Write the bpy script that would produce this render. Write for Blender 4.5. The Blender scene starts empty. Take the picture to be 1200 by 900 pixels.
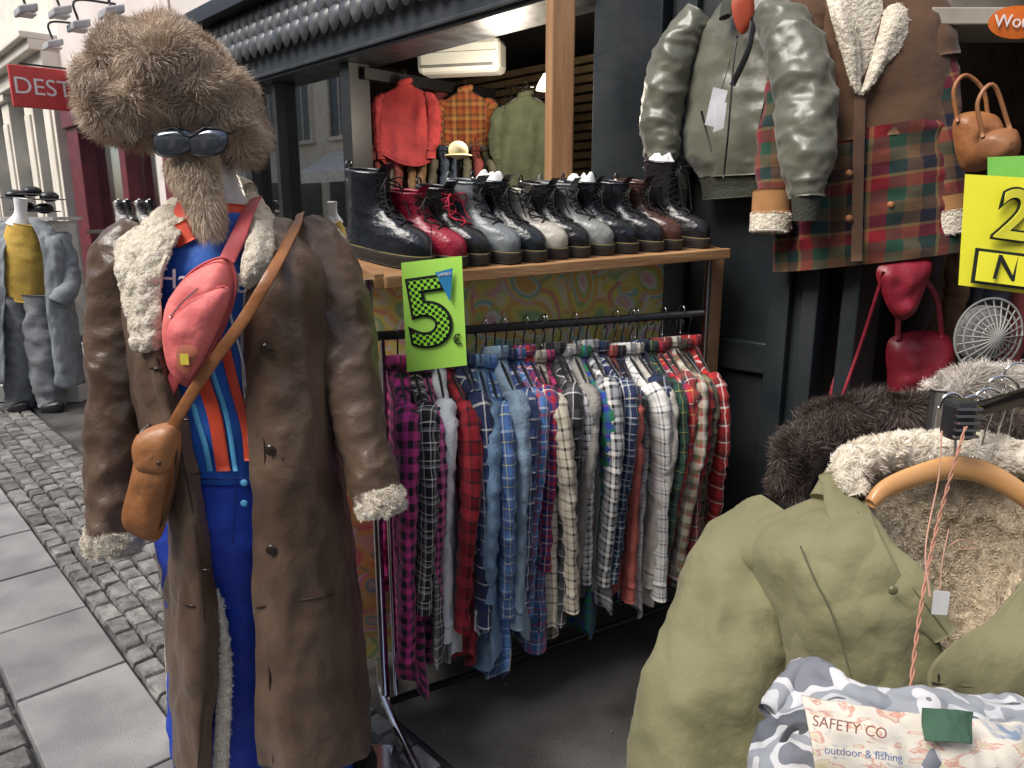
import bpy, math, random
import numpy as np
from mathutils import Vector, Matrix, noise
random.seed(4); rng=np.random.default_rng(4)
scn=bpy.context.scene
PITCH=math.radians(13); CP,SP=math.cos(PITCH),math.sin(PITCH); EYE=1.6
# survey: bearing (as measured) + true distance Y from the viewpoint -> world metres
def pt(u,v,Y):
    a=(u-600)/867; b=(450-v)/867; fy=CP+b*SP; fz=-SP+b*CP
    return Vector((a/fy*Y, Y, EYE+fz/fy*Y))
# shop front frame: s runs along the facade (away to the left), n out to the street
FO=Vector((.19,3.6,0)); FA=Vector((-.683,.730,0)).normalized(); FN=Vector((-.730,-.683,0)).normalized()
def F(s,n,z): return FO+FA*s+FN*n+Vector((0,0,z))
# ------------------------------------------------------------------ materials
def newmat(name):
    m=bpy.data.materials.new(name); m.use_nodes=True
    nt=m.node_tree; return m,nt,nt.nodes,nt.links,nt.nodes['Principled BSDF']
def mat(name,c1,c2=None,rough=.8,metal=0,scale=8,bump=0,bscale=40,sheen=0,spec=.5,island=0,detail=5,uv=False,coat=0,stretch=(1,1,1),rvar=0):
    m,nt,N,L,B=newmat(name)
    B.inputs['Roughness'].default_value=rough; B.inputs['Metallic'].default_value=metal
    B.inputs['Specular IOR Level'].default_value=spec; B.inputs['Sheen Weight'].default_value=sheen
    B.inputs['Coat Weight'].default_value=coat
    tc=N.new('ShaderNodeTexCoord'); mp=N.new('ShaderNodeMapping'); mp.inputs['Scale'].default_value=stretch
    L.new(tc.outputs['UV' if uv else 'Object'],mp.inputs[0])
    c2=c2 or tuple(x*.7 for x in c1)
    n=N.new('ShaderNodeTexNoise'); n.inputs['Scale'].default_value=scale; n.inputs['Detail'].default_value=detail
    L.new(mp.outputs[0],n.inputs['Vector'])
    r=N.new('ShaderNodeValToRGB'); r.color_ramp.elements[0].position=.33; r.color_ramp.elements[1].position=.67
    r.color_ramp.elements[0].color=(*c2,1); r.color_ramp.elements[1].color=(*c1,1)
    L.new(n.outputs[0],r.inputs[0]); out=r.outputs[0]
    if island:
        g=N.new('ShaderNodeNewGeometry'); mr=N.new('ShaderNodeMapRange'); mr.inputs[3].default_value=1-island; mr.inputs[4].default_value=1+island
        L.new(g.outputs['Random Per Island'],mr.inputs[0])
        mx=N.new('ShaderNodeVectorMath'); mx.operation='SCALE'; L.new(out,mx.inputs[0]); L.new(mr.outputs[0],mx.inputs['Scale']); out=mx.outputs[0]
    L.new(out,B.inputs['Base Color'])
    if rvar:
        mr=N.new('ShaderNodeMapRange'); mr.inputs[1].default_value=.35; mr.inputs[2].default_value=.65; mr.inputs[3].default_value=rough-rvar; mr.inputs[4].default_value=rough+rvar
        L.new(n.outputs[0],mr.inputs[0]); L.new(mr.outputs[0],B.inputs['Roughness'])
    if bump:
        b=N.new('ShaderNodeBump'); b.inputs['Strength'].default_value=bump; b.inputs['Distance'].default_value=.01
        n2=N.new('ShaderNodeTexNoise'); n2.inputs['Scale'].default_value=bscale; n2.inputs['Detail'].default_value=6
        L.new(mp.outputs[0],n2.inputs['Vector']); L.new(n2.outputs[0],b.inputs['Height']); L.new(b.outputs[0],B.inputs['Normal'])
    return m
def plaid(name,stops,k=9,stops2=None,rough=.9,dirt=.25):
    m,nt,N,L,B=newmat(name); B.inputs['Roughness'].default_value=rough; B.inputs['Specular IOR Level'].default_value=.15
    B.inputs['Sheen Weight'].default_value=.15
    tc=N.new('ShaderNodeTexCoord'); sp=N.new('ShaderNodeSeparateXYZ'); L.new(tc.outputs['UV'],sp.inputs[0])
    outs=[]
    for i,st in ((0,stops),(1,stops2 or stops)):
        mu=N.new('ShaderNodeMath'); mu.operation='MULTIPLY'; mu.inputs[1].default_value=k; L.new(sp.outputs[i],mu.inputs[0])
        fr=N.new('ShaderNodeMath'); fr.operation='FRACT'; L.new(mu.outputs[0],fr.inputs[0])
        r=N.new('ShaderNodeValToRGB'); cr=r.color_ramp; cr.interpolation='CONSTANT'
        cr.elements[0].position=0; cr.elements[0].color=(*st[0][1],1); cr.elements[1].position=st[1][0]; cr.elements[1].color=(*st[1][1],1)
        for p,c in st[2:]:
            e=cr.elements.new(p); e.color=(*c,1)
        L.new(fr.outputs[0],r.inputs[0]); outs.append(r.outputs[0])
    mx=N.new('ShaderNodeMix'); mx.data_type='RGBA'; mx.inputs[0].default_value=.5; L.new(outs[0],mx.inputs[6]); L.new(outs[1],mx.inputs[7])
    n=N.new('ShaderNodeTexNoise'); n.inputs['Scale'].default_value=9; L.new(tc.outputs['Object'],n.inputs['Vector'])
    mr=N.new('ShaderNodeMapRange'); mr.inputs[1].default_value=.3; mr.inputs[2].default_value=.7; mr.inputs[3].default_value=1-dirt; mr.inputs[4].default_value=1+dirt*.4; L.new(n.outputs[0],mr.inputs[0])
    vm=N.new('ShaderNodeVectorMath'); vm.operation='SCALE'; L.new(mx.outputs[2],vm.inputs[0]); L.new(mr.outputs[0],vm.inputs['Scale'])
    L.new(vm.outputs[0],B.inputs['Base Color'])
    b=N.new('ShaderNodeBump'); b.inputs['Strength'].default_value=.35; b.inputs['Distance'].default_value=.004
    n2=N.new('ShaderNodeTexNoise'); n2.inputs['Scale'].default_value=60; L.new(tc.outputs['Object'],n2.inputs['Vector']); L.new(n2.outputs[0],b.inputs['Height']); L.new(b.outputs[0],B.inputs['Normal'])
    return m
# ------------------------------------------------------------------ geometry helpers
def grp(name):
    e=bpy.data.objects.new(name,None); e.empty_display_size=.1; scn.collection.objects.link(e); return e
def res1(P,n):
    P=np.asarray(P,float); k=len(P)
    t=np.linspace(0,k-1,n); i=np.clip(t.astype(int),0,k-2); f=(t-i).reshape(-1,*([1]*(P.ndim-1)))
    E=np.concatenate([[2*P[0]-P[1]],P,[2*P[-1]-P[-2]]])
    p0,p1,p2,p3=E[i],E[i+1],E[i+2],E[i+3]
    return .5*(2*p1+(p2-p0)*f+(2*p0-5*p1+4*p2-p3)*f*f+(3*p1-p0-3*p2+p3)*f**3)
def gridfaces(nr,nc,o=0):
    return [(o+r*nc+c,o+r*nc+c+1,o+(r+1)*nc+c+1,o+(r+1)*nc+c) for r in range(nr-1) for c in range(nc-1)]
def nz(p,f,seed,st=1.0):
    return noise.noise(Vector((p[0]*f+seed,p[1]*f+seed*.7,p[2]*f*st-seed)))
def rg(p,f,seed,st=1.0):   # ridged fold noise, two octaves
    return (1-3.2*abs(nz(p,f,seed,st)))+.45*(1-3.2*abs(nz(p,f*2.3,seed+4,st*1.2)))
def clothg(rows,nr=60,nc=36,amp=.006,freq=7,st=.35,seed=0,fine=.25):
    P=np.array([[tuple(pt(*c)) if not isinstance(c,Vector) else tuple(c) for c in r] for r in rows])
    G=res1(P,nr); G=res1(G.transpose(1,0,2),nc).transpose(1,0,2)
    gr=np.gradient(G,axis=0); gc=np.gradient(G,axis=1); nn=np.cross(gr,gc); nn/=np.linalg.norm(nn,axis=2,keepdims=True)+1e-9
    v=np.cumsum(np.linalg.norm(gr,axis=2).mean(1)); u=np.cumsum(np.linalg.norm(gc,axis=2).mean(0))
    D=np.zeros((nr,nc))
    for i in range(nr):
        for j in range(nc):
            p=G[i,j]; D[i,j]=amp*(rg(p,freq,seed,st)*.7+fine*2*nz(p,freq*3.3,seed+9,.8))
    G=G+nn*D[...,None]
    uv=np.stack(np.meshgrid(u,v),-1).reshape(-1,2)
    return G.reshape(-1,3),gridfaces(nr,nc),uv
def tubeg(path,rad,segs=28,n=40,nrm=(0,-1,0),amp=0,freq=8,seed=0,cap=True,st=1.0,ex=1.0):
    P=res1([tuple(pt(*p)) if not isinstance(p,Vector) else tuple(p) for p in path],n)
    R=res1([(r,r) if not isinstance(r,(tuple,list)) else r for r in rad],n)
    T=np.gradient(P,axis=0); T/=np.linalg.norm(T,axis=1,keepdims=True)+1e-9
    Bv=np.array(nrm,float); V=[];UV=[];vl=0
    for i in range(n):
        b=Bv-T[i]*np.dot(Bv,T[i]); b/=np.linalg.norm(b)+1e-9; a=np.cross(T[i],b)
        if i: vl+=np.linalg.norm(P[i]-P[i-1])
        per=math.pi*(R[i][0]+R[i][1])
        for j in range(segs+1):
            th=2*math.pi*j/segs; c,s=math.cos(th),math.sin(th)
            c=math.copysign(abs(c)**ex,c); s=math.copysign(abs(s)**ex,s)
            d=a*c*R[i][0]+b*s*R[i][1]; p=P[i]+d
            if amp and j<segs:
                q=amp*(rg(p,freq,seed,st)*.7+.4*nz(p,freq*3,seed+5,st)); p=p+d/(np.linalg.norm(d)+1e-9)*q
            if j==segs: p=V[-segs]
            V.append(p); UV.append((per*j/segs,vl))
    Fc=gridfaces(n,segs+1)
    if cap:
        Fc.append(tuple(range(segs))); o=(n-1)*(segs+1); Fc.append(tuple(o+k for k in reversed(range(segs))))
    return np.array(V),Fc,np.array(UV)
def pillowg(outline,Y=1.0,bulge=.03,back=.3,rings=9,n=48,amp=0,freq=20,seed=0,toward=(0,-1,0)):
    O=[tuple(pt(p[0],p[1],p[2] if len(p)>2 else Y)) if not isinstance(p,Vector) else tuple(p) for p in outline]
    O=np.array(O); k=len(O); E=np.concatenate([O[-1:],O,O[:2]])
    t=np.linspace(0,k,n,endpoint=False); i=t.astype(int); f=(t-i)[:,None]
    p0,p1,p2,p3=E[i],E[i+1],E[i+2],E[(i+3)%len(E)]
    C=.5*(2*p1+(p2-p0)*f+(2*p0-5*p1+4*p2-p3)*f*f+(3*p1-p0-3*p2+p3)*f**3)
    c=C.mean(0); tw=np.array(toward,float); tw/=np.linalg.norm(tw); V=[];Fc=[]
    for side,bl in ((1,bulge),(-1,bulge*back)):
        o=len(V)
        for r in range(rings):
            q=1-r/rings
            for j in range(n):
                p=c+(C[j]-c)*q; h=bl*math.sqrt(max(0,1-q**3)); p=p+tw*h*side
                if amp: p=p+tw*amp*nz(p,freq,seed)*(1-q**4)
                V.append(p)
        V.append(c+tw*bl*side); ci=len(V)-1
        for r in range(rings-1):
            for j in range(n):
                j2=(j+1)%n; fa=(o+r*n+j,o+r*n+j2,o+(r+1)*n+j2,o+(r+1)*n+j); Fc.append(fa if side==1 else fa[::-1])
        for j in range(n):
            fa=(o+(rings-1)*n+j,o+(rings-1)*n+(j+1)%n,ci); Fc.append(fa if side==1 else fa[::-1])
    V=np.array(V); UV=V[:,[0,2]]-c[[0,2]]
    return V,Fc,UV
def mk(name,geos,m,par=None,smooth=True,thick=0,M=None,bevel=0,off=-1):
    if not isinstance(geos,list): geos=[geos]
    V=[];Fc=[];UV=[];o=0
    for g in geos:
        V.append(np.asarray(g[0])); Fc+= [tuple(x+o for x in f) for f in g[1]]
        UV.append(np.asarray(g[2]) if len(g)>2 and g[2] is not None else np.asarray(g[0])[:,:2]); o+=len(g[0])
    V=np.concatenate(V); UV=np.concatenate(UV)
    me=bpy.data.meshes.new(name); me.from_pydata([tuple(v) for v in V],[],Fc)
    ul=me.uv_layers.new(name='UVMap'); li=np.zeros(len(me.loops),int); me.loops.foreach_get('vertex_index',li)
    ul.data.foreach_set('uv',UV[li].astype(np.float32).ravel())
    if smooth: me.polygons.foreach_set('use_smooth',[True]*len(me.polygons))
    me.materials.append(m); ob=bpy.data.objects.new(name,me); scn.collection.objects.link(ob)
    if M is not None: ob.matrix_world=M
    if par is not None: ob.parent=par
    if thick:
        s=ob.modifiers.new('s','SOLIDIFY'); s.thickness=thick; s.offset=off
    if bevel:
        b=ob.modifiers.new('b','BEVEL'); b.width=bevel; b.segments=2; b.limit_method='ANGLE'
    return ob
BF=[(0,1,3,2),(4,6,7,5),(0,4,5,1),(2,3,7,6),(0,2,6,4),(1,5,7,3)]
def boxg(c,ax,ay,az):
    c=Vector(c); V=[tuple(c+Vector(ax)*i+Vector(ay)*j+Vector(az)*k) for i in(-.5,.5) for j in(-.5,.5) for k in(-.5,.5)]
    return np.array(V),BF,None
def bF(s0,s1,n0,n1,z0,z1): return boxg(F((s0+s1)/2,(n0+n1)/2,(z0+z1)/2),FA*(s1-s0),FN*(n1-n0),(0,0,z1-z0))
def wire(path,r,n=None,segs=8,nrm=(0,-1,0)): return tubeg(path,[r]*len(path),segs=segs,n=n or max(2,len(path)*5 if len(path)>2 else 2),nrm=nrm)
def fuzz(name,src,m,par,n,L,w=.001,center=None,toward=None,droop=.3,jit=.6,clump=.5,seed=1,cf=30):
    V=np.asarray(src[0]); T=[]
    for f in src[1]:
        if len(f)>4: continue
        T.append(f[:3])
        if len(f)==4: T.append((f[0],f[2],f[3]))
    T=np.array(T); A,Bb,Cc=V[T[:,0]],V[T[:,1]],V[T[:,2]]
    nn=np.cross(Bb-A,Cc-A); ar=np.linalg.norm(nn,axis=1); nn/=ar[:,None]+1e-12
    r=np.random.default_rng(seed); idx=r.choice(len(T),n,p=ar/ar.sum())
    a,b=r.random(n),r.random(n); k=a+b>1; a[k]=1-a[k]; b[k]=1-b[k]
    P=A[idx]+(Bb-A)[idx]*a[:,None]+(Cc-A)[idx]*b[:,None]; N=nn[idx]
    if center is not None: ref=P-np.array(center)
    else: ref=np.tile(np.array(toward if toward is not None else (0,-1,0),float),(n,1))
    N*=np.sign((N*ref).sum(1)+1e-9)[:,None]
    cl=np.stack([np.sin(P[:,0]*cf+2*np.sin(P[:,2]*cf*.7)),np.sin(P[:,1]*cf+1+2*np.sin(P[:,0]*cf*.6)),np.sin(P[:,2]*cf*1.1+2*np.sin(P[:,1]*cf*.8))],1)
    D=N+r.normal(0,jit,(n,3))+cl*clump; D[:,2]-=droop; D/=np.linalg.norm(D,axis=1,keepdims=True)
    ln=L*r.uniform(.5,1.15,n)[:,None]*(1+.25*cl[:,:1])
    D2=D*.6+cl*clump*.5+r.normal(0,.25,(n,3)); D2[:,2]-=droop; D2/=np.linalg.norm(D2,axis=1,keepdims=True)
    W=np.cross(D,r.normal(0,1,(n,3))); W/=np.linalg.norm(W,axis=1,keepdims=True); W*=w*.5
    m1=P+D*ln*.55; tp=m1+D2*ln*.5
    VV=np.stack([P-W,P+W,m1+W*.8,m1-W*.8,tp],1).reshape(-1,3); base=np.arange(n)*5
    q=np.stack([base,base+1,base+2,base+3],1).tolist(); t=np.stack([base+3,base+2,base+4],1).tolist()
    return mk(name,(VV,q+t,None),m,par,smooth=False)
def textobj(name,s,size,M,m,par,extr=.001,bold=0):
    cu=bpy.data.curves.new(name,'FONT'); cu.body=s; cu.size=size; cu.extrude=extr; cu.align_x='CENTER'; cu.align_y='CENTER'; cu.offset=bold
    o=bpy.data.objects.new(name,cu); scn.collection.objects.link(o); dg=bpy.context.evaluated_depsgraph_get()
    me=bpy.data.meshes.new_from_object(o.evaluated_get(dg)); bpy.data.objects.remove(o)
    me.materials.clear(); me.materials.append(m); ob=bpy.data.objects.new(name,me); scn.collection.objects.link(ob); ob.matrix_world=M; ob.parent=par; return ob
def frame(c,x,z):
    x=Vector(x).normalized(); z=Vector(z).normalized(); y=z.cross(x).normalized(); x=y.cross(z)
    return Matrix(((x.x,y.x,z.x,c[0]),(x.y,y.y,z.y,c[1]),(x.z,y.z,z.z,c[2]),(0,0,0,1)))
# ------------------------------------------------------------------ common mats
leather=mat('brown_leather',(.155,.100,.068),(.078,.047,.030),rough=.40,scale=5,bump=.55,bscale=28,spec=.55,sheen=.05,rvar=.1,detail=9)
cream=mat('shearling',(.88,.83,.73),(.74,.67,.55),rough=.95,scale=45,island=.12,sheen=.3)
creambase=mat('shearling_base',(.74,.68,.57),(.55,.48,.38),rough=.98,scale=60,bump=1,bscale=90)
furtan=mat('tan_fur',(.70,.57,.44),(.36,.27,.20),rough=.7,scale=9,island=.35,sheen=.3)
furgrey=mat('grey_fur',(.76,.63,.48),(.45,.34,.25),rough=.65,scale=14,island=.3)
furdark=mat('dark_fur',(.085,.06,.05),(.035,.024,.02),rough=.55,scale=10,island=.5)
chrome=mat('chrome',(.75,.75,.76),(.6,.6,.6),rough=.16,metal=1,scale=20)
blackm=mat('black_metal',(.02,.02,.022),rough=.4,scale=20)
teal=mat('dark_paint',(.021,.026,.029),(.013,.017,.020),rough=.42,scale=3,bump=.15,bscale=25,rvar=.12)
wood=mat('pine_wood',(.44,.25,.12),(.27,.135,.055),rough=.6,scale=14,bump=.2,bscale=60,stretch=(1,1,.12))
woodh=mat('shelf_wood',(.50,.28,.13),(.28,.14,.055),rough=.55,scale=10,bump=.25,bscale=50,stretch=(.25,.4,3),detail=9)
whitep=mat('white_plastic',(.75,.75,.73),(.65,.65,.63),rough=.4)
# ------------------------------------------------------------------ ground
asph=mat('asphalt',(.150,.143,.135),(.045,.043,.041),rough=.72,scale=3,bump=.9,bscale=160,rvar=.22,detail=15)
mk('ground',[(np.array([(-60,-60,-.03),(60,-60,-.03),(60,60,-.03),(-60,60,-.03)]),[(0,1,2,3)],None)],mat('ground_mat',(.10,.095,.09),scale=3,bump=.3),smooth=False)
def sheet(name,s0,s1,n0,n1,z,m):
    return mk(name,[(np.array([tuple(F(s0,n0,z)),tuple(F(s1,n0,z)),tuple(F(s1,n1,z)),tuple(F(s0,n1,z))]),[(0,1,2,3)],None)],m,smooth=False)
sheet('pavement',-8,16,0,1.44,0,asph)
# litter and dark spots on the pavement
V=[];Fc=[]
for i in range(160):
    s=random.uniform(-2.0,.6); n=random.uniform(.15,1.4); p=F(s,n,.004); o=len(V); r_=random.uniform(.003,.011); k=random.randint(4,6)
    for j in range(k): V.append(tuple(p+Vector((r_*math.cos(6.28*j/k)*random.uniform(.5,1.2),r_*math.sin(6.28*j/k)*random.uniform(.5,1.2),random.uniform(0,.003)))))
    Fc.append(tuple(range(o,o+k)))
mk('pavement_litter',[(np.array(V),Fc,None)],mat('litter',(.30,.27,.22),(.08,.07,.06),scale=4,island=.6),smooth=False)
stonec=mat('sett_stone',(.30,.29,.275),(.13,.125,.12),rough=.55,scale=16,bump=.7,bscale=70,island=.34,detail=9,rvar=.18)
slabm=mat('granite_slab',(.37,.36,.355),(.235,.23,.23),rough=.58,scale=4,bump=.4,bscale=150,island=.12,detail=14,rvar=.14)
def stones(name,s0,s1,n0,n1,ds,dn,gap,m,zj=.006,jit=.006,stag=True,inset=.012,h=.03):
    V=[];Fc=[]; nn=int(round((n1-n0)/dn)); dn=(n1-n0)/nn
    for k in range(nn):
        s=s0+(random.random()*ds if stag else 0)
        while s<s1:
            L=ds*random.uniform(.72,1.3); a,b=s+gap/2,s+L-gap/2; c,d=n0+k*dn+gap/2,n0+(k+1)*dn-gap/2
            z=random.uniform(-zj,zj); o=len(V); j=lambda:random.uniform(-jit,jit)
            V+= [tuple(F(a+j(),c+j(),-h)),tuple(F(b+j(),c+j(),-h)),tuple(F(b+j(),d+j(),-h)),tuple(F(a+j(),d+j(),-h))]
            i=inset
            V+= [tuple(F(a+i+j(),c+i+j(),z+j()*.3)),tuple(F(b-i+j(),c+i+j(),z+j()*.3)),tuple(F(b-i+j(),d-i+j(),z+j()*.3)),tuple(F(a+i+j(),d-i+j(),z+j()*.3))]
            Fc+=[(o+4,o+5,o+6,o+7),(o,o+1,o+5,o+4),(o+1,o+2,o+6,o+5),(o+2,o+3,o+7,o+6),(o+3,o,o+4,o+7)]
            s+=L
    return mk(name,[(np.array(V),Fc,None)],m,smooth=False,bevel=.004 if len(Fc)<30000 else 0)
stones('cobblestone_paving',-3,13,1.45,1.97,.13,.092,.005,stonec,zj=.004,jit=.006,inset=.009)
stones('granite_kerb',-3,13,1.975,2.33,.66,.355,.008,slabm,zj=.002,jit=.002,inset=.004)
stones('cobblestone_street',-3,13,2.335,5.5,.14,.10,.006,stonec,zj=.004,jit=.006,inset=.009)
sheet('street',-10,40,5.5,8.0,.0,asph)
# ------------------------------------------------------------------ shop building
shop=grp('shop_building')
pinkw=mat('render_wall',(.66,.60,.57),(.55,.50,.47),rough=.85,scale=2,bump=.15)
mk('column',[bF(-.62,-.27,-.25,.04,0,3.2)],teal,shop,False,bevel=.006)
mk('panelled_wall',[bF(-1.27,-.62,-.2,-.02,0,3.2),bF(-1.22,-1.14,-.02,.02,.15,3.0),bF(-.76,-.66,-.02,.015,.15,3.0),bF(-1.14,-.76,-.02,.013,.15,.3),bF(-1.14,-.76,-.02,.013,1.0,1.12),bF(-1.33,-1.27,-.2,.03,0,3.2),bF(-1.46,-1.40,-.2,.0,0,2.6)],teal,shop,False,bevel=.006)
mk('right_wall',[bF(-9,-3.2,-.3,0,0,9)],pinkw,shop,False)
mk('upper_wall',[bF(-3.2,4.6,-.3,.0,3.2,9)],pinkw,shop,False)
mk('fascia',[bF(-.27,4.6,-.2,.10,2.50,2.66),bF(-.27,4.6,-.2,.05,2.66,3.2),bF(-3.2,-1.27,-.2,.05,2.62,3.2),bF(-.27,4.6,.10,.12,2.52,2.545)],mat('fascia_paint',(.028,.033,.038),rough=.45,rvar=.1),shop,False,bevel=.006)
sc=[]
for r in range(3):
    for i in range(34):
        s=.3+i*.12+(r%2)*.06; p=F(s,.16-.03*r,2.70+.10*r)
        sc.append(pillowg([p+FA*.058+Vector((0,0,.07)),p-FA*.058+Vector((0,0,.07)),p-FA*.05-Vector((0,0,.02)),p-Vector((0,0,.06)),p+FA*.05-Vector((0,0,.02))],bulge=.022,rings=3,n=12,toward=FN))
mk('scalloped_valance',sc,mat('zinc_scallop',(.12,.125,.13),(.06,.065,.07),rough=.4,metal=.3),shop)
mk('cornice_gutter',[bF(.2,4.5,.05,.22,2.99,3.05)],blackm,shop,False)
fr=[]
for s,w in ((1.76,.11),(2.72,.05),(3.22,.10),(4.5,.12)): fr.append(bF(s-w/2,s+w/2,-.12,.03,0,2.5))
fr+=[bF(1.82,2.69,-.1,.01,.45,.6),bF(2.75,3.17,-.1,.01,.45,.6),bF(.0,1.70,-.1,.0,.55,.62)]
cA=Vector((-.92,4.86,0)); cB=Vector((-.16,5.70,0)); cd=(cB-cA); cn=Vector((-cd.y,cd.x,0)).normalized()*.05
fr+=[boxg((cA+cB)/2+Vector((0,0,2.44)),cd,cn,(0,0,.07)),boxg((cA+cB)/2+Vector((0,0,.7)),cd,cn,(0,0,.07)),boxg(cB+Vector((0,0,1.57)),cd.normalized()*.06,cn*1.1,(0,0,1.82))]
mk('window_frames',fr,blackm,shop,False,bevel=.004)
mk('stallriser',[bF(1.82,4.44,-.1,-.01,0,.45),bF(.0,1.70,-.1,-.01,0,.55)],teal,shop,False)
gl,nt,N,L,B=newmat('window_glass')
gm=N.new('ShaderNodeBsdfGlossy'); gm.inputs['Roughness'].default_value=.02; tr=N.new('ShaderNodeBsdfTransparent'); mx=N.new('ShaderNodeMixShader')
mx.inputs[0].default_value=.6; L.new(tr.outputs[0],mx.inputs[1]); L.new(gm.outputs[0],mx.inputs[2]); L.new(mx.outputs[0],N['Material Output'].inputs[0])
for a,b in ((1.82,2.69),(2.75,3.17),(3.27,4.44)):
    mk('window_pane',[(np.array([tuple(F(a,-.05,.6)),tuple(F(b,-.05,.6)),tuple(F(b,-.05,2.5)),tuple(F(a,-.05,2.5))]),[(0,1,2,3)],None)],gl,shop,False)
inw=mat('interior_wall',(.20,.165,.13),(.12,.095,.07),rough=.9)
mk('interior_walls',[bF(-.27,4.5,-3.7,-3.6,0,3.1),bF(4.5,4.6,-3.7,-.3,0,3.1),bF(-.37,-.27,-3.7,-.3,0,3.1),bF(-3.2,-1.27,-2.3,-2.2,0,3.1),bF(-1.27,-1.17,-2.3,-.3,0,3.1),bF(-3.3,-3.2,-2.3,-.3,0,3.1)],inw,shop,False)
mk('interior_ceiling',[bF(-3.3,4.6,-3.7,-.3,3.1,3.18)],mat('ceiling',(.06,.055,.05)),shop,False)
mk('interior_floor',[bF(-3.3,4.6,-3.7,-.001,-.02,.006)],mat('shop_floor',(.08,.07,.06),rough=.5),shop,False)
sl=[]
for i in range(22): sl.append(bF(.4,4.3,-2.62,-2.58,1.2+i*.08,1.255+i*.08))
mk('slat_wall',sl,mat('slat_wood',(.58,.42,.23),(.42,.29,.15),rough=.6),shop,False)
# AC unit
ac=grp('air_conditioner')
c=pt(541,68,5.0); R=Vector((1,-.25,0)).normalized(); acd=Vector((R.y,-R.x,0))
mk('case',[boxg(c,R*.54,acd*.2,(0,0,.2))],mat('ac_white',(.78,.78,.70),(.72,.72,.65),rough=.4),ac,False,bevel=.035)
mk('vent',[boxg(c+acd*.10+Vector((0,0,-.06)),R*.46,acd*.012,(0,0,.014)),boxg(c+acd*.10+Vector((0,0,.02)),R*.5,acd*.004,(0,0,.003))],mat('ac_vent',(.25,.25,.24)),ac,False)
# lit pendant lamp
lm=grp('pendant_lamp'); lp=pt(641,97,4.6)
em,nt,N,L,B=newmat('lamp_glow'); B.inputs['Emission Color'].default_value=(1,.75,.4,1); B.inputs['Emission Strength'].default_value=3
mk('shade',[tubeg([lp+Vector((0,0,.05)),lp,lp-Vector((0,0,.04))],[.02,.05,.065],n=10,nrm=(0,1,0))],em,lm); mk('cord',[wire([lp+Vector((0,0,.05)),lp+Vector((0,0,.9))],.004,nrm=(0,1,0))],blackm,lm)
ld=bpy.data.lights.new('bulb','POINT'); ld.energy=34; ld.color=(1,.88,.72); ld.shadow_soft_size=.12; lo=bpy.data.objects.new('bulb',ld); scn.collection.objects.link(lo); lo.location=lp-Vector((.25,.25,.12)); lo.parent=lm
# left neighbours
bs=grp('burgundy_shop_building')
burg=mat('burgundy',(.15,.022,.035),(.09,.015,.022),rough=.4)
mk('pilasters',[bF(4.62,4.95,-.2,.08,0,3.1),bF(6.1,6.3,-.2,.06,0,3.0),bF(7.7,8.2,-.2,.08,0,3.1),bF(4.62,8.2,-.2,.12,2.6,3.1)],burg,bs,False,bevel=.01)
mk('stone_pier',[bF(4.96,5.2,-.1,.05,0,2.6)],pinkw,bs,False)
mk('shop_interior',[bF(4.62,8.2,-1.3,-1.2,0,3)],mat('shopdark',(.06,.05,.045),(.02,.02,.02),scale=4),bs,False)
for a,b in ((5.2,6.1),(6.3,7.7)): mk('window_pane',[bF(a,b,-.1,-.09,.5,2.6)],gl,bs,False)
mk('upper_wall',[bF(4.6,8.3,-.3,.02,3.1,9)],pinkw,bs,False); mk('string_course',[bF(4.6,8.3,.02,.14,3.12,3.22)],pinkw,bs,False)
wb=grp('white_stone_building'); wst=mat('cream_stone',(.72,.68,.60),(.6,.56,.48),rough=.8,scale=3,bump=.2)
pl=[]
for s in (8.4,9.5,11.0,12.6,14.4): pl+= [bF(s,s+.5,-.2,.14,0,3.2),bF(s-.05,s+.55,-.2,.2,3.2,3.3),bF(s-.05,s+.55,-.2,.2,0,.35),bF(s+.1,s+.4,.14,.17,.6,2.9)]
mk('pilasters',pl,wst,wb,False,bevel=.01)
mk('cornice',[bF(8.3,18,-.2,.22,3.3,3.5),bF(8.3,18,-.2,.34,3.5,3.62),bF(8.3,18,-.2,.42,3.62,3.7)],wst,wb,False,bevel=.015)
mk('upper_wall',[bF(8.3,18,-.3,.0,3.7,9)],wst,wb,False)
mk('shopfronts',[bF(8.3,18,-.3,-.1,0,3.3)],mat('shopfront_dark',(.10,.12,.13),(.04,.05,.06),rough=.3,scale=2),wb,False)
mk('window_bars',[bF(8.3,18,-.1,-.06,2.3,2.38)]+[bF(s,s+.06,-.1,-.05,0,3.2) for s in (10.2,10.7,11.8,12.2,13.5)],wst,wb,False)
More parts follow.
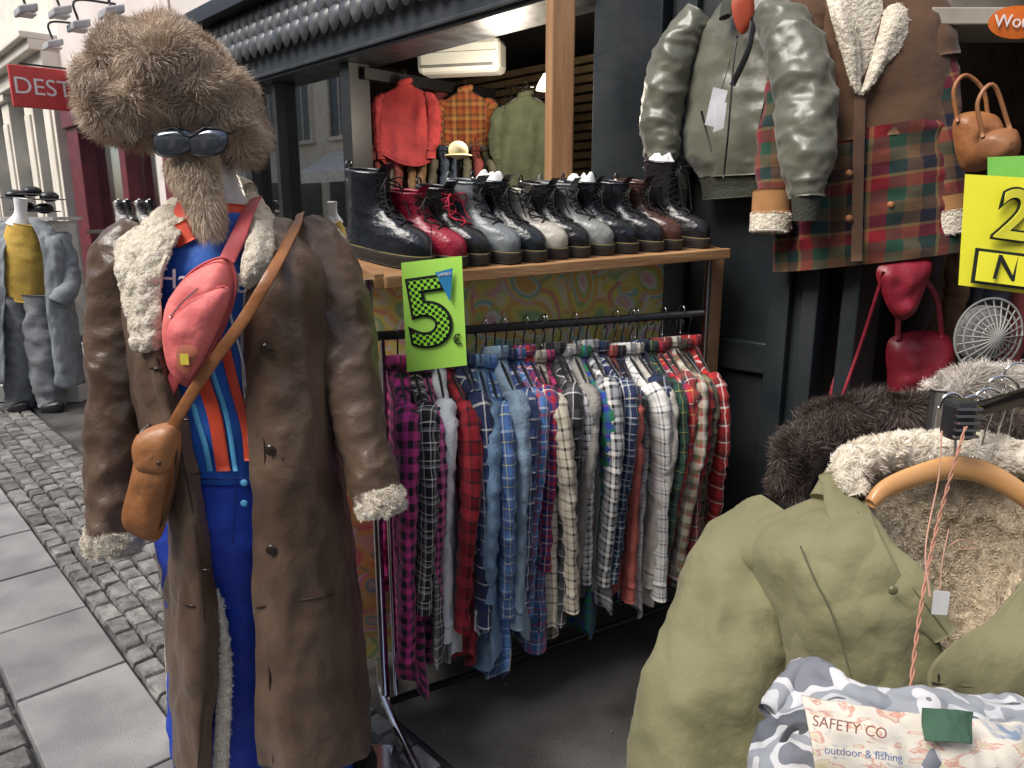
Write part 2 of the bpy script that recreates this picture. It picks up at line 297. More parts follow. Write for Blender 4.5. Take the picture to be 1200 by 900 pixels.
# opposite building
ob=grp('stone_building')
mk('walls',[bF(-12,30,8,9,0,6.2)],wst,ob,False)
wn=[];fm=[]
for i in range(20):
    s=-11+i*2.0
    for z in (3.6,):
        wn.append(bF(s,s+.95,7.96,7.99,z,z+2.1)); fm+=[bF(s-.1,s,7.9,8,z-.1,z+2.2),bF(s+.95,s+1.05,7.9,8,z-.1,z+2.2),bF(s-.1,s+1.05,7.88,8,z+2.1,z+2.25),bF(s+.45,s+.5,7.94,7.97,z,z+2.1),bF(s-.15,s+1.1,7.85,8,z-.12,z-.02)]
    wn.append(bF(s-.3,s+1.2,7.96,7.99,.4,2.5))
mk('windows',wn,mat('dark_window',(.05,.06,.07),rough=.15),ob,False); mk('surrounds',fm,mat('surround',(.7,.67,.6)),ob,False)
aw=[]
for s in (1,5,9,13): 
    a,b,c_,d=F(s,7.95,3.2),F(s+3,7.95,3.2),F(s+3,6.9,2.6),F(s,6.9,2.6)
    aw.append((np.array([tuple(x) for x in (a,b,c_,d,d-Vector((0,0,.25)),c_-Vector((0,0,.25)))]),[(0,1,2,3),(3,2,5,4)],None))
mk('awnings',aw,mat('awning_cloth',(.8,.8,.78)),ob,False)
# red projecting sign
rs=grp('shop_sign')
redp=mat('red_sign',(.62,.06,.06),(.55,.05,.05),rough=.4); white=mat('white_paint',(.8,.8,.8),(.75,.75,.75))
a_=F(7.6,.15,2.97); 
mk('board',[boxg(a_+FN*.25,FN*.62,FA*.05,(0,0,.44))],redp,rs,False,bevel=.01)
textobj('lettering','DEST',.25,frame(a_+FN*.25-FA*.03,-FN,-FA),white,rs)
mk('bracket',[boxg(a_+Vector((0,0,.24)),FN*.9,FA*.02,(0,0,.02))],blackm,rs,False)
for (u,v,Y) in ((30,12,7.4),(62,52,8.6),(92,30,7.6),(130,14,6.8),(70,14,7.6),(160,50,7.8)):
    g=grp('spotlight'); p=pt(u,v,Y); q=p-FN*.35+Vector((0,0,.25))
    mk('arm',[wire([q,p+Vector((0,0,.22)),p+Vector((0,0,.05))],.012)],blackm,g)
    mk('head',[boxg(p,FA*.24,FN*.16+Vector((0,0,-.05)),Vector((0,0,.07)))],mat('lamp_head',(.45,.45,.46),rough=.4),g,False,bevel=.015)
    mk('lens',[boxg(p+Vector((0,0,-.04)),FA*.2,FN*.13,Vector((0,0,.012)))],white,g,False)
# ------------------------------------------------------------------ far mannequin
fmq=grp('shop_mannequin'); g1=mat('grey_cloth',(.24,.255,.27),(.17,.18,.2),rough=.9,bump=.3); yel=mat('mustard_knit',(.62,.42,.09),(.5,.32,.06),rough=.95,bump=.5,bscale=120)
mk('neck',[tubeg([(24,232,6),(24,250,6),(22,264,6)],[.05,.045,.09],nrm=(0,-1,0))],white,fmq)
mk('vest',[tubeg([(28,262,6),(26,300,6),(28,352,6)],[(.11,.08),(.18,.12),(.17,.11)],amp=.008)],yel,fmq)
mk('trousers',[tubeg([(20,345,6.0),(22,410,6.02),(24,474,6.05)],[(.13,.12),(.13,.1),(.10,.09)],amp=.02,seed=3),tubeg([(48,345,6.0),(52,410,5.98),(60,474,5.98)],[(.14,.12),(.14,.1),(.10,.09)],amp=.02,seed=5)],g1,fmq)
mk('coat',[clothg([[(34,258,6.0),(50,258,6.02),(64,268,6.05),(70,275,6.1)],[(48,290,5.88),(58,290,5.9),(70,290,5.95),(74,290,6.1)],[(54,350,5.85),(62,350,5.86),(74,350,5.92),(84,350,6.1)],[(62,400,5.84),(70,400,5.84),(82,400,5.9),(92,400,6.1)],[(66,452,5.82),(76,455,5.82),(90,452,5.9),(99,448,6.1)]],amp=.02,seed=2),
 clothg([[(12,258,6.0),(0,260,6.02),(-12,270,6.05),(-20,280,6.1)],[(6,290,5.88),(-4,290,5.9),(-16,290,5.95),(-24,290,6.1)],[(4,350,5.85),(-6,350,5.86),(-20,350,5.92),(-30,350,6.1)],[(4,450,5.82),(-12,452,5.82),(-28,450,5.9),(-38,448,6.1)]],amp=.02,seed=6),
 tubeg([(66,275,6.05),(78,310,6.02),(80,335,5.95),(66,356,5.85)],[.08,.075,.065,.055],amp=.014,seed=8),tubeg([(-16,275,6.05),(-26,330,6.02),(-20,380,5.9)],[.08,.07,.055],amp=.014)],mat('coat_grey',(.26,.28,.30),(.18,.2,.22),rough=.85,bump=.3),fmq,thick=.01)
mk('coat_lining',[clothg([[(84,352,6.12),(50,352,6.2),(0,352,6.15)],[(92,400,6.12),(50,400,6.25),(-10,400,6.15)],[(96,446,6.12),(50,446,6.25),(-20,446,6.15)]],nr=20,nc=20,amp=.02)],yel,fmq)
mk('shoes',[pillowg([(50,474),(72,470),(74,482),(60,486),(48,483)],Y=5.9,bulge=.05),pillowg([(14,474),(32,470),(34,482),(20,486),(10,483)],Y=5.95,bulge=.05)],blackm,fmq)
mk('base',[boxg(pt(40,487,6.0),(.75,0,0),(0,.6,0),(0,0,.03))],white,fmq,False,bevel=.01)
mk('stand',[wire([pt(66,478,6.1),pt(66,520,6.05)],.012)],chrome,fmq)
# ------------------------------------------------------------------ BOOTS
def bootg(h=.26,s=1.0):
    sl=[(.0,.205,-.088,.046),(.028,.207,-.09,.048),(.045,.205,-.09,.047),(.062,.19,-.09,.045),(.075,.165,-.088,.043),(.088,.125,-.085,.040),(.105,.085,-.083,.038),(.120,.062,-.08,.037),(.145,.050,-.078,.038),(h-.025,.048,-.082,.043),(h,.050,-.086,.045)]
    S=res1(sl,34); V=[];UV=[]
    for z,xf,xb,w in S:
        cx,ax=(xf+xb)/2,(xf-xb)/2
        for j in range(29):
            th=2*math.pi*j/28; c_,s_=math.cos(th),math.sin(th)
            e=.85; c2=math.copysign(abs(c_)**e,c_); s2=math.copysign(abs(s_)**e,s_)
            x=cx+ax*c2; y=w*s2*(1+.10*(x-.05)/.15 if z<.08 else 1)
            p=Vector((x,y,z)); k=.0036*nz(p,26,h*50) if z>.05 else 0
            V.append((x+k*c_,y+k*2*s_,z)); UV.append((th*.1,z))
    up=(np.array(V),gridfaces(34,29),np.array(UV))
    def outl(z,e):
        r=[]
        for j in range(29):
            th=2*math.pi*j/28; c_,s_=math.cos(th),math.sin(th)
            c2=math.copysign(abs(c_)**.85,c_); s2=math.copysign(abs(s_)**.85,s_)
            x=.058+(.150+e)*c2; wv=(.048+e)*(1-.14*math.exp(-((x-.0)/.05)**2)); r.append((x,wv*s2*(1+.10*(x-.05)/.15),z))
        return r
    VV=outl(-.022,.003)+outl(-.012,.006)+outl(.008,.006)+outl(.012,.003)
    so=(np.array(VV),gridfaces(4,29)+[tuple(range(28)),tuple(87+k for k in reversed(range(28)))],None)
    la=[]; zz=np.array([a[0] for a in sl]); xx=np.array([a[1] for a in sl])
    fx=lambda z: float(np.interp(z,zz,xx))
    z=.085
    while z<h-.015:
        for sg in(-1,1):
            la.append(wire([Vector((fx(z)-.010,-.026*sg,z)),Vector((fx(z+.008)+.005,0,z+.010)),Vector((fx(z+.02)-.010,.026*sg,z+.020))],.0026,n=8,segs=6,nrm=(1,0,.2)))
        z+=.023
    for sg in(-1,1):
        la.append(wire([Vector((fx(h)-.004,0,h-.02)),Vector((fx(h)+.02,.025*sg,h-.025)),Vector((.085,.035*sg,h-.07)),Vector((.11,.03*sg,.10))],.0024,n=14,segs=6,nrm=(.3,.2,1)))
        la.append(wire([Vector((fx(h)-.002,0,h-.02)),Vector((fx(h)+.03,.03*sg,h-.01)),Vector((fx(h)+.025,.045*sg,h-.04)),Vector((fx(h),.005*sg,h-.025))],.0024,n=14,segs=6,nrm=(.3,.2,1)))
    rim=tubeg([Vector((-.018+.066*math.cos(t),.044*math.sin(t),h)) for t in np.linspace(0,2*math.pi,17)],[.0045]*17,n=34,segs=8,nrm=(0,0,1))
    tong=clothg([[Vector((fx(zq)-.006,y,zq)) for y in(-.025,0,.025)] for zq in (.11,.14,h-.03,h)]+[[Vector((.062,y,h+.025)) for y in(-.027,0,.027)]],nr=16,nc=8,amp=.001)
    pull=wire([Vector((-.088,-.008,h-.03)),Vector((-.09,-.008,h+.015)),Vector((-.09,.008,h+.015)),Vector((-.088,.008,h-.03))],.003,n=12,nrm=(1,0,0))
    st=wire([Vector((x*1.0,y,.011)) for x,y,_ in outl(0,.0045)[::2]],.0012,n=60,segs=5,nrm=(0,0,1))
    pap=pillowg([Vector((-.018+.055*math.cos(t),.036*math.sin(t),h-.004)) for t in np.linspace(0,2*math.pi,12,endpoint=False)],bulge=.025,amp=.03,freq=45,toward=(0,0,1),seed=h*9)
    return up,so,la+[],rim,tong,pull,st,pap
soleM=mat('rubber_sole',(.025,.022,.02),rough=.6); stitchM=mat('welt_stitch',(.30,.24,.07)); paperM=mat('stuffing_paper',(.8,.8,.78),(.68,.68,.66),rough=.8)
def leatherM(n,c,r=.28): return mat(n,c,tuple(x*.55 for x in c),rough=r,scale=12,bump=.4,bscale=55,coat=.15,rvar=.1,detail=8)
def boot(M,m,lm,h=.25,paper=False,name='lace_up_boot'):
    g=grp(name); up,so,la,rim,tong,pull,st,pap=bootg(h)
    mk('upper',[up,rim,tong,pull],m,g,M=M); mk('sole',[so],soleM,g,M=M,bevel=.002); mk('laces',la,lm,g,M=M); mk('welt_stitching',[st],stitchM,g,M=M)
    if paper: mk('stuffing',[pap],paperM,g,M=M)
    else: mk('lining',[pillowg([Vector((-.018+.062*math.cos(t),.042*math.sin(t),h-.02)) for t in np.linspace(0,2*math.pi,12,endpoint=False)],bulge=.001,toward=(0,0,1))],blackm,g,M=M)
A0=Vector((-.347,2.10,1.43)); B0=Vector((.765,2.75,1.475)); RD=(B0-A0).normalized(); PD=Vector((.509,-.861,0))
up_back=(-PD*.42+Vector((0,0,.06)))
SN=RD.cross(up_back).normalized()
if SN.z<0: SN=-SN
lb=mat('lace_black',(.015,.015,.015)); lr=mat('lace_red',(.5,.02,.05))
bl=[(.10,(.016,.020,.028),lb,.21,False,1.1),(.185,(.36,.015,.045),lb,.18,False,.98),(.245,(.012,.012,.014),lr,.185,False,1),(.325,(.20,.22,.235),lb,.195,False,1.03),(.40,(.014,.02,.025),lb,.205,True,1.0),(.475,(.60,.56,.48),lb,.17,False,1),(.54,(.014,.014,.016),lb,.195,False,.98),(.62,(.27,.28,.27),lb,.19,False,1),(.70,(.012,.014,.02),lb,.195,True,1),(.785,(.018,.018,.024),lb,.19,False,1),(.855,(.085,.035,.024),lb,.19,False,1),(.955,(.02,.018,.022),lb,.26,True,1.0)]
for i,(t,c,l_,h,pp,sc_) in enumerate(bl):
    ang=random.uniform(-.10,.10); td=Vector((.80+ang,-.60+ang,0)).normalized()
    td=(td-SN*td.dot(SN)).normalized(); M=frame((0,0,0),td,SN)
    toe=A0.lerp(B0,t)+up_back.normalized()*(.03+random.uniform(-.012,.02))
    org=toe-td*.19*sc_+SN*.026*sc_
    M=Matrix.Translation(org)@M.to_3x3().to_4x4()@Matrix.Scale(sc_,4)
    boot(M,leatherM('boot_leather',c,.26 if sum(c)<.4 else .38),l_,h,pp)
# ------------------------------------------------------------------ shelf + rack
sh=grp('display_shelf')
ctr=(A0+B0)/2+up_back*.5-SN*.018
mk('board',[boxg(ctr,(B0-A0)*1.02,up_back,SN*.034)],woodh,sh,False,bevel=.004)
mk('front_rail',[boxg((A0+B0)/2-Vector((0,0,.018))+PD*.016,(B0-A0)*1.03,PD*.028,(0,0,.036))],woodh,sh,False,bevel=.004)
mk('end_rail',[boxg(A0+up_back*.52-RD*.03-Vector((0,0,.015)),up_back*1.06,RD*.03,(0,0,.045))],woodh,sh,False,bevel=.004)
mk('support_posts',[boxg(Vector((.78,2.86,.72)),(.05,0,0),(0,.05,0),(0,0,1.44))],wood,sh,False,bevel=.004)
post=mk('wooden_post',[boxg(Vector((.18,2.98,1.6)),(.088,.02,0),(-.02,.088,0),(0,0,3.2))],wood,None,False,bevel=.006)
rk=grp('clothes_rack')
RA=Vector((-.40,2.10,1.255)); RB=Vector((.66,2.70,1.24)); RR=(RB-RA).normalized()
mk('rail',[wire([RA-RR*.02,RB+RR*.05],.014)],blackm,rk)
PX=Vector((-.405,2.08,0))
mk('uprights',[wire([PX+Vector((0,0,.06)),PX+Vector((0,0,1.42))],.014,segs=14),wire([PX+Vector((.03,.03,.06)),PX+Vector((.03,.03,1.25))],.008),wire([Vector((.72,2.74,.06)),Vector((.72,2.74,1.44))],.014,segs=14)],chrome,rk)
mk('foot',[tubeg([PX+Vector((-.07,.28,.04)),PX+Vector((-.02,.05,.09)),PX+Vector((.05,-.12,.085)),PX+Vector((.14,-.27,.03)),PX+Vector((.16,-.33,.0))],[.013]*5,segs=12,n=30,nrm=(0,0,1)),
 tubeg([Vector((.6,3.0,.04)),Vector((.72,2.74,.09)),Vector((.84,2.5,.03))],[.013]*3,segs=12,n=20,nrm=(0,0,1))],chrome,rk)
mk('base_bar',[wire([PX+Vector((0,0,.07)),Vector((.72,2.74,.07))],.013)],blackm,rk)
# painted panel : overlapping coloured arcs on yellow
pm,nt,N,L,B=newmat('mural_paint'); B.inputs['Roughness'].default_value=.5
tc=N.new('ShaderNodeTexCoord'); dn=N.new('ShaderNodeTexNoise'); dn.inputs['Scale'].default_value=3.2; dn.inputs['Detail'].default_value=1; L.new(tc.outputs['UV'],dn.inputs['Vector'])
dv=N.new('ShaderNodeVectorMath'); dv.operation='MULTIPLY_ADD'; dv.inputs[1].default_value=(.22,.22,0); L.new(dn.outputs['Color'],dv.inputs[0]); L.new(tc.outputs['UV'],dv.inputs[2])
def ringlayer(scale,off,thr,cols,fq):
    mp=N.new('ShaderNodeMapping'); mp.inputs['Location'].default_value=(off,off*1.7,0); L.new(dv.outputs[0],mp.inputs[0])
    vo=N.new('ShaderNodeTexVoronoi'); vo.inputs['Scale'].default_value=scale; L.new(mp.outputs[0],vo.inputs['Vector'])
    mu=N.new('ShaderNodeMath'); mu.operation='MULTIPLY_ADD'; mu.inputs[1].default_value=fq; L.new(vo.outputs['Distance'],mu.inputs[0])
    sx=N.new('ShaderNodeSeparateColor'); L.new(vo.outputs['Color'],sx.inputs[0]); L.new(sx.outputs[1],mu.inputs[2])
    fr_=N.new('ShaderNodeMath'); fr_.operation='FRACT'; L.new(mu.outputs[0],fr_.inputs[0])
    cr=N.new('ShaderNodeValToRGB'); cr.color_ramp.interpolation='EASE'; e=cr.color_ramp.elements; e[0].color=(*cols[0],1); e[1].position=1/len(cols); e[1].color=(*cols[1],1)
    for k in range(2,len(cols)): x=e.new(k/len(cols)); x.color=(*cols[k],1)
    L.new(fr_.outputs[0],cr.inputs[0])
    gt=N.new('ShaderNodeMath'); gt.operation='GREATER_THAN'; gt.inputs[1].default_value=thr; L.new(sx.outputs[2],gt.inputs[0])
    return cr.outputs[0],gt.outputs[0]
YL=(.96,.84,.22)
c1o,_=ringlayer(6,0,0,[YL,(.95,.88,.55),(.40,.66,.30),YL,(.97,.60,.18),(.95,.88,.62),YL,(.90,.35,.28),YL],1.3)
c2o,m2=ringlayer(9,3.3,.5,[(.95,.90,.7),(.35,.68,.62),YL,(.95,.55,.58),(.96,.92,.8),(.62,.76,.22),(.96,.6,.18)],1.5)
mi=N.new('ShaderNodeMix'); mi.data_type='RGBA'; L.new(m2,mi.inputs[0]); L.new(c1o,mi.inputs[6]); L.new(c2o,mi.inputs[7]); L.new(mi.outputs[2],B.inputs['Base Color'])
q0=A0-PD*.30+RD*-.10; q1=B0-PD*.30+RD*0.0
mk('painted_panel',[(np.array([(q0.x,q0.y,.05),(q1.x,q1.y,.05),(q1.x,q1.y,1.46),(q0.x,q0.y,1.46)]),[(0,1,2,3)],np.array([(0,0),(1.3,0),(1.3,1.4),(0,1.4)]))],pm,None,False,thick=.012)
# ------------------------------------------------------------------ shirts
K=(.02,.02,.023); W=(.80,.78,.74); NV=(.025,.035,.09); RE=(.46,.035,.05)
def buff(a,b,m_=.5): return [(0,a),(m_,b)]
GY=(.32,.33,.35)
shirts=[
 (buff((.58,.05,.26),K),26,'p'),([(0,K),(.35,W),(.42,K),(.6,(.25,.25,.26)),(.75,W),(.8,K)],22,'p'),(buff((.66,.14,.36),K),30,'p'),
 ((.72,.76,.78),0,'w'),([(0,RE),(.45,K),(.55,(.2,.01,.015)),(.9,K)],13,'p'),([(0,NV),(.9,W)],18,'p'),([(0,(.03,.05,.14)),(.5,(.07,.13,.24)),(.85,W)],20,'p'),
 ((.17,.28,.42),0,'d'),([(0,(.10,.22,.5)),(.4,(.50,.6,.7)),(.5,(.06,.12,.3)),(.85,(.75,.68,.3)),(.9,(.06,.12,.3))],17,'p'),((.26,.37,.47),0,'d'),([(0,NV),(.5,(.06,.12,.3)),(.9,W)],20,'p'),([(0,(.08,.2,.45)),(.5,W),(.6,(.08,.18,.38)),(.8,(.45,.08,.1))],22,'p'),
 ([(0,RE),(.3,(.03,.05,.2)),(.6,W),(.68,RE),(.8,(.03,.05,.2))],20,'p'),([(0,(.66,.60,.48)),(.4,(.32,.22,.15)),(.5,(.66,.60,.48)),(.85,K)],19,'p'),(buff((.50,.05,.18),K),26,'p'),([(0,K),(.45,(.1,.1,.11)),(.8,W),(.86,K)],18,'p'),([(0,W),(.35,K),(.45,W),(.7,(.35,.33,.3)),(.85,K)],20,'p'),
 ((.36,.34,.31),0,'w'),([(0,(.03,.22,.10)),(.35,(.04,.06,.38)),(.6,(.03,.18,.08)),(.8,(.28,.04,.14)),(.85,(.03,.05,.32))],14,'p'),([(0,GY),(.4,(.05,.05,.06)),(.55,W),(.8,K)],20,'p'),([(0,NV),(.4,W),(.47,NV),(.7,(.2,.3,.3)),(.8,W),(.84,NV)],20,'p'),
 ((.58,.15,.12),0,'c'),([(0,K),(.6,NV),(.9,(.35,.4,.5))],18,'p'),([(0,W),(.6,GY),(.7,W),(.88,NV)],22,'p'),((.60,.56,.50),0,'b'),([(0,NV),(.6,K),(.9,(.4,.45,.5))],17,'p'),([(0,(.03,.08,.055)),(.45,K),(.6,(.03,.08,.06)),(.86,(.55,.5,.14)),(.9,K)],16,'p'),
 ([(0,RE),(.35,(.6,.55,.45)),(.42,(.03,.05,.12)),(.6,RE),(.85,(.65,.47,.1)),(.9,RE)],15,'p'),([(0,(.30,.05,.05)),(.5,(.07,.05,.05)),(.8,W),(.84,(.24,.03,.03))],19,'p'),([(0,(.56,.52,.43)),(.5,(.16,.17,.10)),(.8,(.36,.07,.06))],20,'p'),
 ([(0,(.12,.10,.07)),(.5,(.26,.22,.13)),(.8,K)],19,'p'),(buff((.4,.04,.045),K),22,'p'),([(0,(.46,.03,.03)),(.6,(.14,.02,.02)),(.9,W)],17,'p')]
hangM=blackm
def shirt(pos,wd,td,m,L=.86,seed=0,sl=.58,name='plaid_shirt',scale=1,swing=0,lean=0):
    g=grp(name); M=frame(pos,wd,(0,0,1)); M=M@Matrix.Rotation(swing,4,'Z')@Matrix.Rotation(lean,4,'Y')@Matrix.Scale(scale,4)
    lv=[(0,.055,.034),(-.02,.075,.034),(-.045,.12,.030),(-.08,.19,.024),(-.12,.215,.022),(-.3,.215,.024),(-.55,.22,.028),(-L,.225,.03)]
    S=res1(lv,50); V=[];UV=[]; sg=44
    for z,a,b in S:
        for j in range(sg+1):
            th=2*math.pi*j/sg; x=a*math.copysign(abs(math.cos(th))**.8,math.cos(th)); y=b*math.sin(th)
            dp=min(1,-z/.35)
            if j<sg:
                fo=.016*dp*math.sin(x*38+seed*2.1+.9*math.sin(z*4+seed))+.016*dp*nz((x,y,z),9,seed,.3)+.006*dp*rg((x,y*.3,z),18,seed,.5)
                y+=fo; x+=.018*dp*nz((x+3,y,z),5,seed+3,.5); zz=z+(.035*math.sin(th*2+seed)*-1 if z<-L*.9 else 0)
                p=(x,y+.02*dp*math.sin(seed*1.7),zz+(.05*abs(x/.22)**2*(z/-L) if z<-.3 else 0))
            else: p=V[-sg]
            V.append(p); UV.append((x+(.5 if th>math.pi else 0),z+seed*.013))
    geos=[(np.array(V),gridfaces(50,sg+1),np.array(UV))]
    for sd in(1,-1):
        k=random.uniform(-.03,.03); q=random.uniform(-.02,.02)
        geos.append(tubeg([Vector((.175*sd,0,-.075)),Vector((.222*sd,k*.4,-.14)),Vector((.236*sd+q,k,-.3)),Vector((.228*sd+q,k*1.5,-.45)),Vector((.215*sd,k*2,-.10-sl))],[(.03,.02),(.030,.050),(.024,.054),(.020,.044),(.020,.036)],segs=22,n=44,nrm=(1,0,0),amp=.009,freq=15,seed=seed+sd,st=1.3))
        geos.append(tubeg([Vector((.215*sd,k*2,-.10-sl)),Vector((.214*sd,k*2.2,-.16-sl))],[(.024,.039),(.024,.039)],segs=20,n=6,nrm=(1,0,0)))
    col=tubeg([Vector((.062*math.cos(t),.036*math.sin(t),.012+.012*math.cos(t))) for t in np.linspace(0,2*math.pi,13)],[(.006,.020)]*13,segs=8,n=30,nrm=(0,0,1))
    geos.append(col)
    mk('shirt',geos,m,g,M=M)
    mk('hanger',[wire([Vector((0,0,-.02)),Vector((0,0,.055)),Vector((.012,0,.085)),Vector((0,0,.105)),Vector((-.016,0,.09))],.0025,nrm=(0,1,0)),tubeg([Vector((-.17,0,-.075)),Vector((-.08,0,-.02)),Vector((0,0,0)),Vector((.08,0,-.02)),Vector((.17,0,-.075))],[(.008,.004)]*5,segs=8,nrm=(0,1,0))],hangM,g,M=M)
N_=len(shirts)
for i,(st,k,kind) in enumerate(shirts):
    t=.065+.93*i/(N_-1)+random.uniform(-.006,.006); pos=RA.lerp(RB,t)+Vector((0,0,-.088-random.uniform(0,.035)))
    if kind=='p': m=plaid('flannel',st,k)
    else: m=mat('shirt_cloth',st,tuple(x*.72 for x in st),rough=.9,scale=12 if kind!='b' else 45,bump=.5,bscale=120)
    wd=(PD+RR*(random.uniform(-.12,.12)-.20)).normalized()
    Ls=random.choice([.88,.93,.98,1.03]) if i<14 else random.choice([.80,.86,.90,.95])
    shirt(pos,wd,None,m,L=Ls,seed=i*1.37,sl=random.uniform(.50,.70),lean=random.uniform(-.03,.04),scale=random.uniform(.94,1.04))
for i in range(12):
    pos=RA.lerp(RB,random.uniform(.05,.97)); g=grp('wire_hanger')
    mk('hook',[wire([pos+Vector((0,0,-.07)),pos+Vector((0,0,-.01)),pos+PD*.016+Vector((0,0,.02)),pos+Vector((0,0,.034)),pos-PD*.02+Vector((0,0,.01))],.0022,nrm=tuple(RR))],chrome,g)
# ------------------------------------------------------------------ green price sign
def rectg(a,b,c,d,th):
    V=[tuple(x) for x in (a,b,c,d)]; return (np.array(V),[(0,1,2,3)],np.array([(0,0),(1,0),(1,1),(0,1)]))
ck,nt,N,L,B=newmat('checker_print'); tc=N.new('ShaderNodeTexCoord'); cc=N.new('ShaderNodeTexChecker'); cc.inputs['Scale'].default_value=120; cc.inputs[1].default_value=(.01,.02,.01,1); cc.inputs[2].default_value=(.35,.85,.05,1)
mp=N.new('ShaderNodeMapping'); mp.inputs['Location'].default_value=(0,0,.003); L.new(tc.outputs['Object'],mp.inputs[0]); L.new(mp.outputs[0],cc.inputs['Vector']); L.new(cc.outputs[0],B.inputs['Base Color'])
inkM=mat('black_ink',(.01,.015,.012),(.01,.012,.01),rough=.5)
gs=grp('price_sign'); gcard=mat('lime_card',(.50,.92,.14),(.47,.88,.12),rough=.45)
a,b,c,d=pt(477,436,2.0),pt(547,428,1.97),pt(541,300,1.97),pt(470,308,2.0)
mk('card',[rectg(a,b,c,d,0)],gcard,gs,False,thick=.003)
cx=(a+b+c+d)/4; xa=(b-a).normalized(); za=xa.cross((d-a).normalized()); 
if za.y>0: za=-za
M=frame(cx-xa*.012+za*.004,xa,za)
textobj('numeral_backing','5',.235,M@Matrix.Diagonal((1.12,1.06,1,1)),inkM,gs,bold=.010) 
textobj('numeral','5',.235,M@Matrix.Translation((0,0,.003))@Matrix.Diagonal((1.12,1.06,1,1)),ck,gs,bold=.003)
textobj('euro','€',.04,M@Matrix.Translation((.066,-.075,0)),inkM,gs)
bt=mat('blue_sticker',(.02,.25,.5),(.02,.2,.45)); Mp=lambda x,y,z=.008: M@Vector((x,y,z))
mk('sticker',[(np.array([tuple(Mp(.038,.112)),tuple(Mp(.088,.117)),tuple(Mp(.066,.03))]),[(0,1,2)],None)],bt,gs,False)
textobj('sticker_text','SAMBO',.011,M@Matrix.Translation((.063,.104,.009)),white,gs)
mk('string',[wire([d.lerp(c,.5),d.lerp(c,.5)+Vector((0,.03,.09))],.001)],blackm,gs)
# ------------------------------------------------------------------ MAIN MANNEQUIN
mq=grp('clothed_mannequin')
blue=mat('cobalt_jersey',(.03,.16,.62),(.02,.11,.5),rough=.55,scale=6,bump=.15,bscale=60,sheen=.1)
TC=1.78
def tors(u,v,o=.006):
    x=(u-258)*.00198/.175; return (u,v,TC-.12*math.sqrt(max(.05,1-x*x))-o)
mk('jersey',[tubeg([(250,238,1.8),(252,262,1.8),(255,300,TC),(257,400,TC),(260,500,TC),(262,562,TC)],[(.06,.06),(.10,.08),(.165,.115),(.175,.12),(.165,.12),(.165,.12)],segs=48,n=60,amp=.004,freq=9,seed=3)],blue,mq)
orr=mat('orange_trim',(.80,.10,.04),(.7,.07,.03),rough=.6); lbl=mat('sky_trim',(.12,.48,.82),rough=.6)
mk('jersey_collar',[tubeg([(252,236,1.79),(252,256,1.79),(254,274,1.785)],[(.078,.070),(.095,.085),(.125,.10)],segs=36,n=14,amp=.002)],orr,mq)
mk('jersey_stripes',[tubeg([tors(u,v) for u,v in ((228,400),(236,440),(252,490),(262,552))],[(.017,.002)]*4,segs=8,n=24),tubeg([tors(u,v) for u,v in ((262,400),(274,450),(288,500),(292,540))],[(.012,.002)]*4,segs=8,n=24),tubeg([tors(u,v) for u,v in ((208,262),(214,275),(219,285))],[(.024,.002)]*3,segs=8,n=8)],orr,mq)
mk('jersey_light_stripes',[tubeg([tors(u,v,.007) for u,v in ((240,400),(250,440),(266,490),(276,552))],[(.006,.002)]*4,segs=8,n=24),tubeg([tors(u,v,.007) for u,v in ((222,440),(228,480),(240,520),(246,552))],[(.007,.002)]*4,segs=8,n=24)],lbl,mq)
mk('zip',[tubeg([tors(u,v,.009) for u,v in ((264,300),(268,360),(288,440),(292,520))],[(.003,.003)]*4,segs=8,n=24)],white,mq)
textobj('jersey_lettering','Ha    ub',.062,frame(pt(238,330,1.645),(1,0,-.06),(0,-1,.05)),white,mq)
trs=mat('cobalt_trousers',(.02,.07,.52),(.015,.045,.38),rough=.7,scale=6,bump=.3)
mk('trousers',[tubeg([(262,548,TC),(262,620,TC),(262,680,TC+.02)],[(.168,.125),(.165,.125),(.15,.12)],segs=48,n=36,amp=.009,freq=9,st=.6,seed=4),
 tubeg([(240,640,1.79),(240,760,1.79),(242,900,1.78),Vector((-.60,1.80,.12))],[(.085,.10),(.08,.09),(.07,.08),(.06,.07)],n=60,amp=.013,freq=10,seed=5),
 tubeg([(290,640,1.79),(290,760,1.79),(294,900,1.78),Vector((-.44,1.80,.12))],[(.085,.10),(.08,.09),(.07,.08),(.06,.07)],n=60,amp=.013,freq=10,seed=9)],trs,mq)
mk('trouser_placket',[wire([(276,560,1.650),(275,600,1.648),(272,640,1.650)],.0022,n=16),wire([(228,561,1.662),(260,562,1.650),(300,560,1.668)],.002,n=16)],mat('navy_seam',(.01,.03,.25)),mq)
mk('trouser_buttons',[pillowg([Vector(pt(286,v,1.648))+Vector((.009*math.cos(t),0,.009*math.sin(t))) for t in np.linspace(0,2*math.pi,10,endpoint=False)],bulge=.004,rings=4,n=20) for v in(566,590)],lbl,mq)
mk('feet',[pillowg([Vector((x-.045,1.86,.06)),Vector((x+.045,1.86,.06)),Vector((x+.05,1.66,.06)),Vector((x,1.60,.06)),Vector((x-.05,1.66,.06))],bulge=.055,toward=(0,0,1)) for x in(-.60,-.44)],blackm,mq)
mk('base_plate',[boxg((-.52,1.76,.02),(.34,0,0),(0,.36,0),(0,0,.03))],chrome,mq,False,bevel=.008)
skin=mat('mannequin_plastic',(.78,.78,.78),(.6,.6,.61),rough=.2,bump=.5,bscale=30)
mk('neck',[tubeg([(262,262,1.81),(258,235,1.80),(248,205,1.79),(240,170,1.79)],[.062,.055,.055,.06],segs=28,n=24,amp=.005,freq=25)],skin,mq)
hc=pt(232,135,1.78)
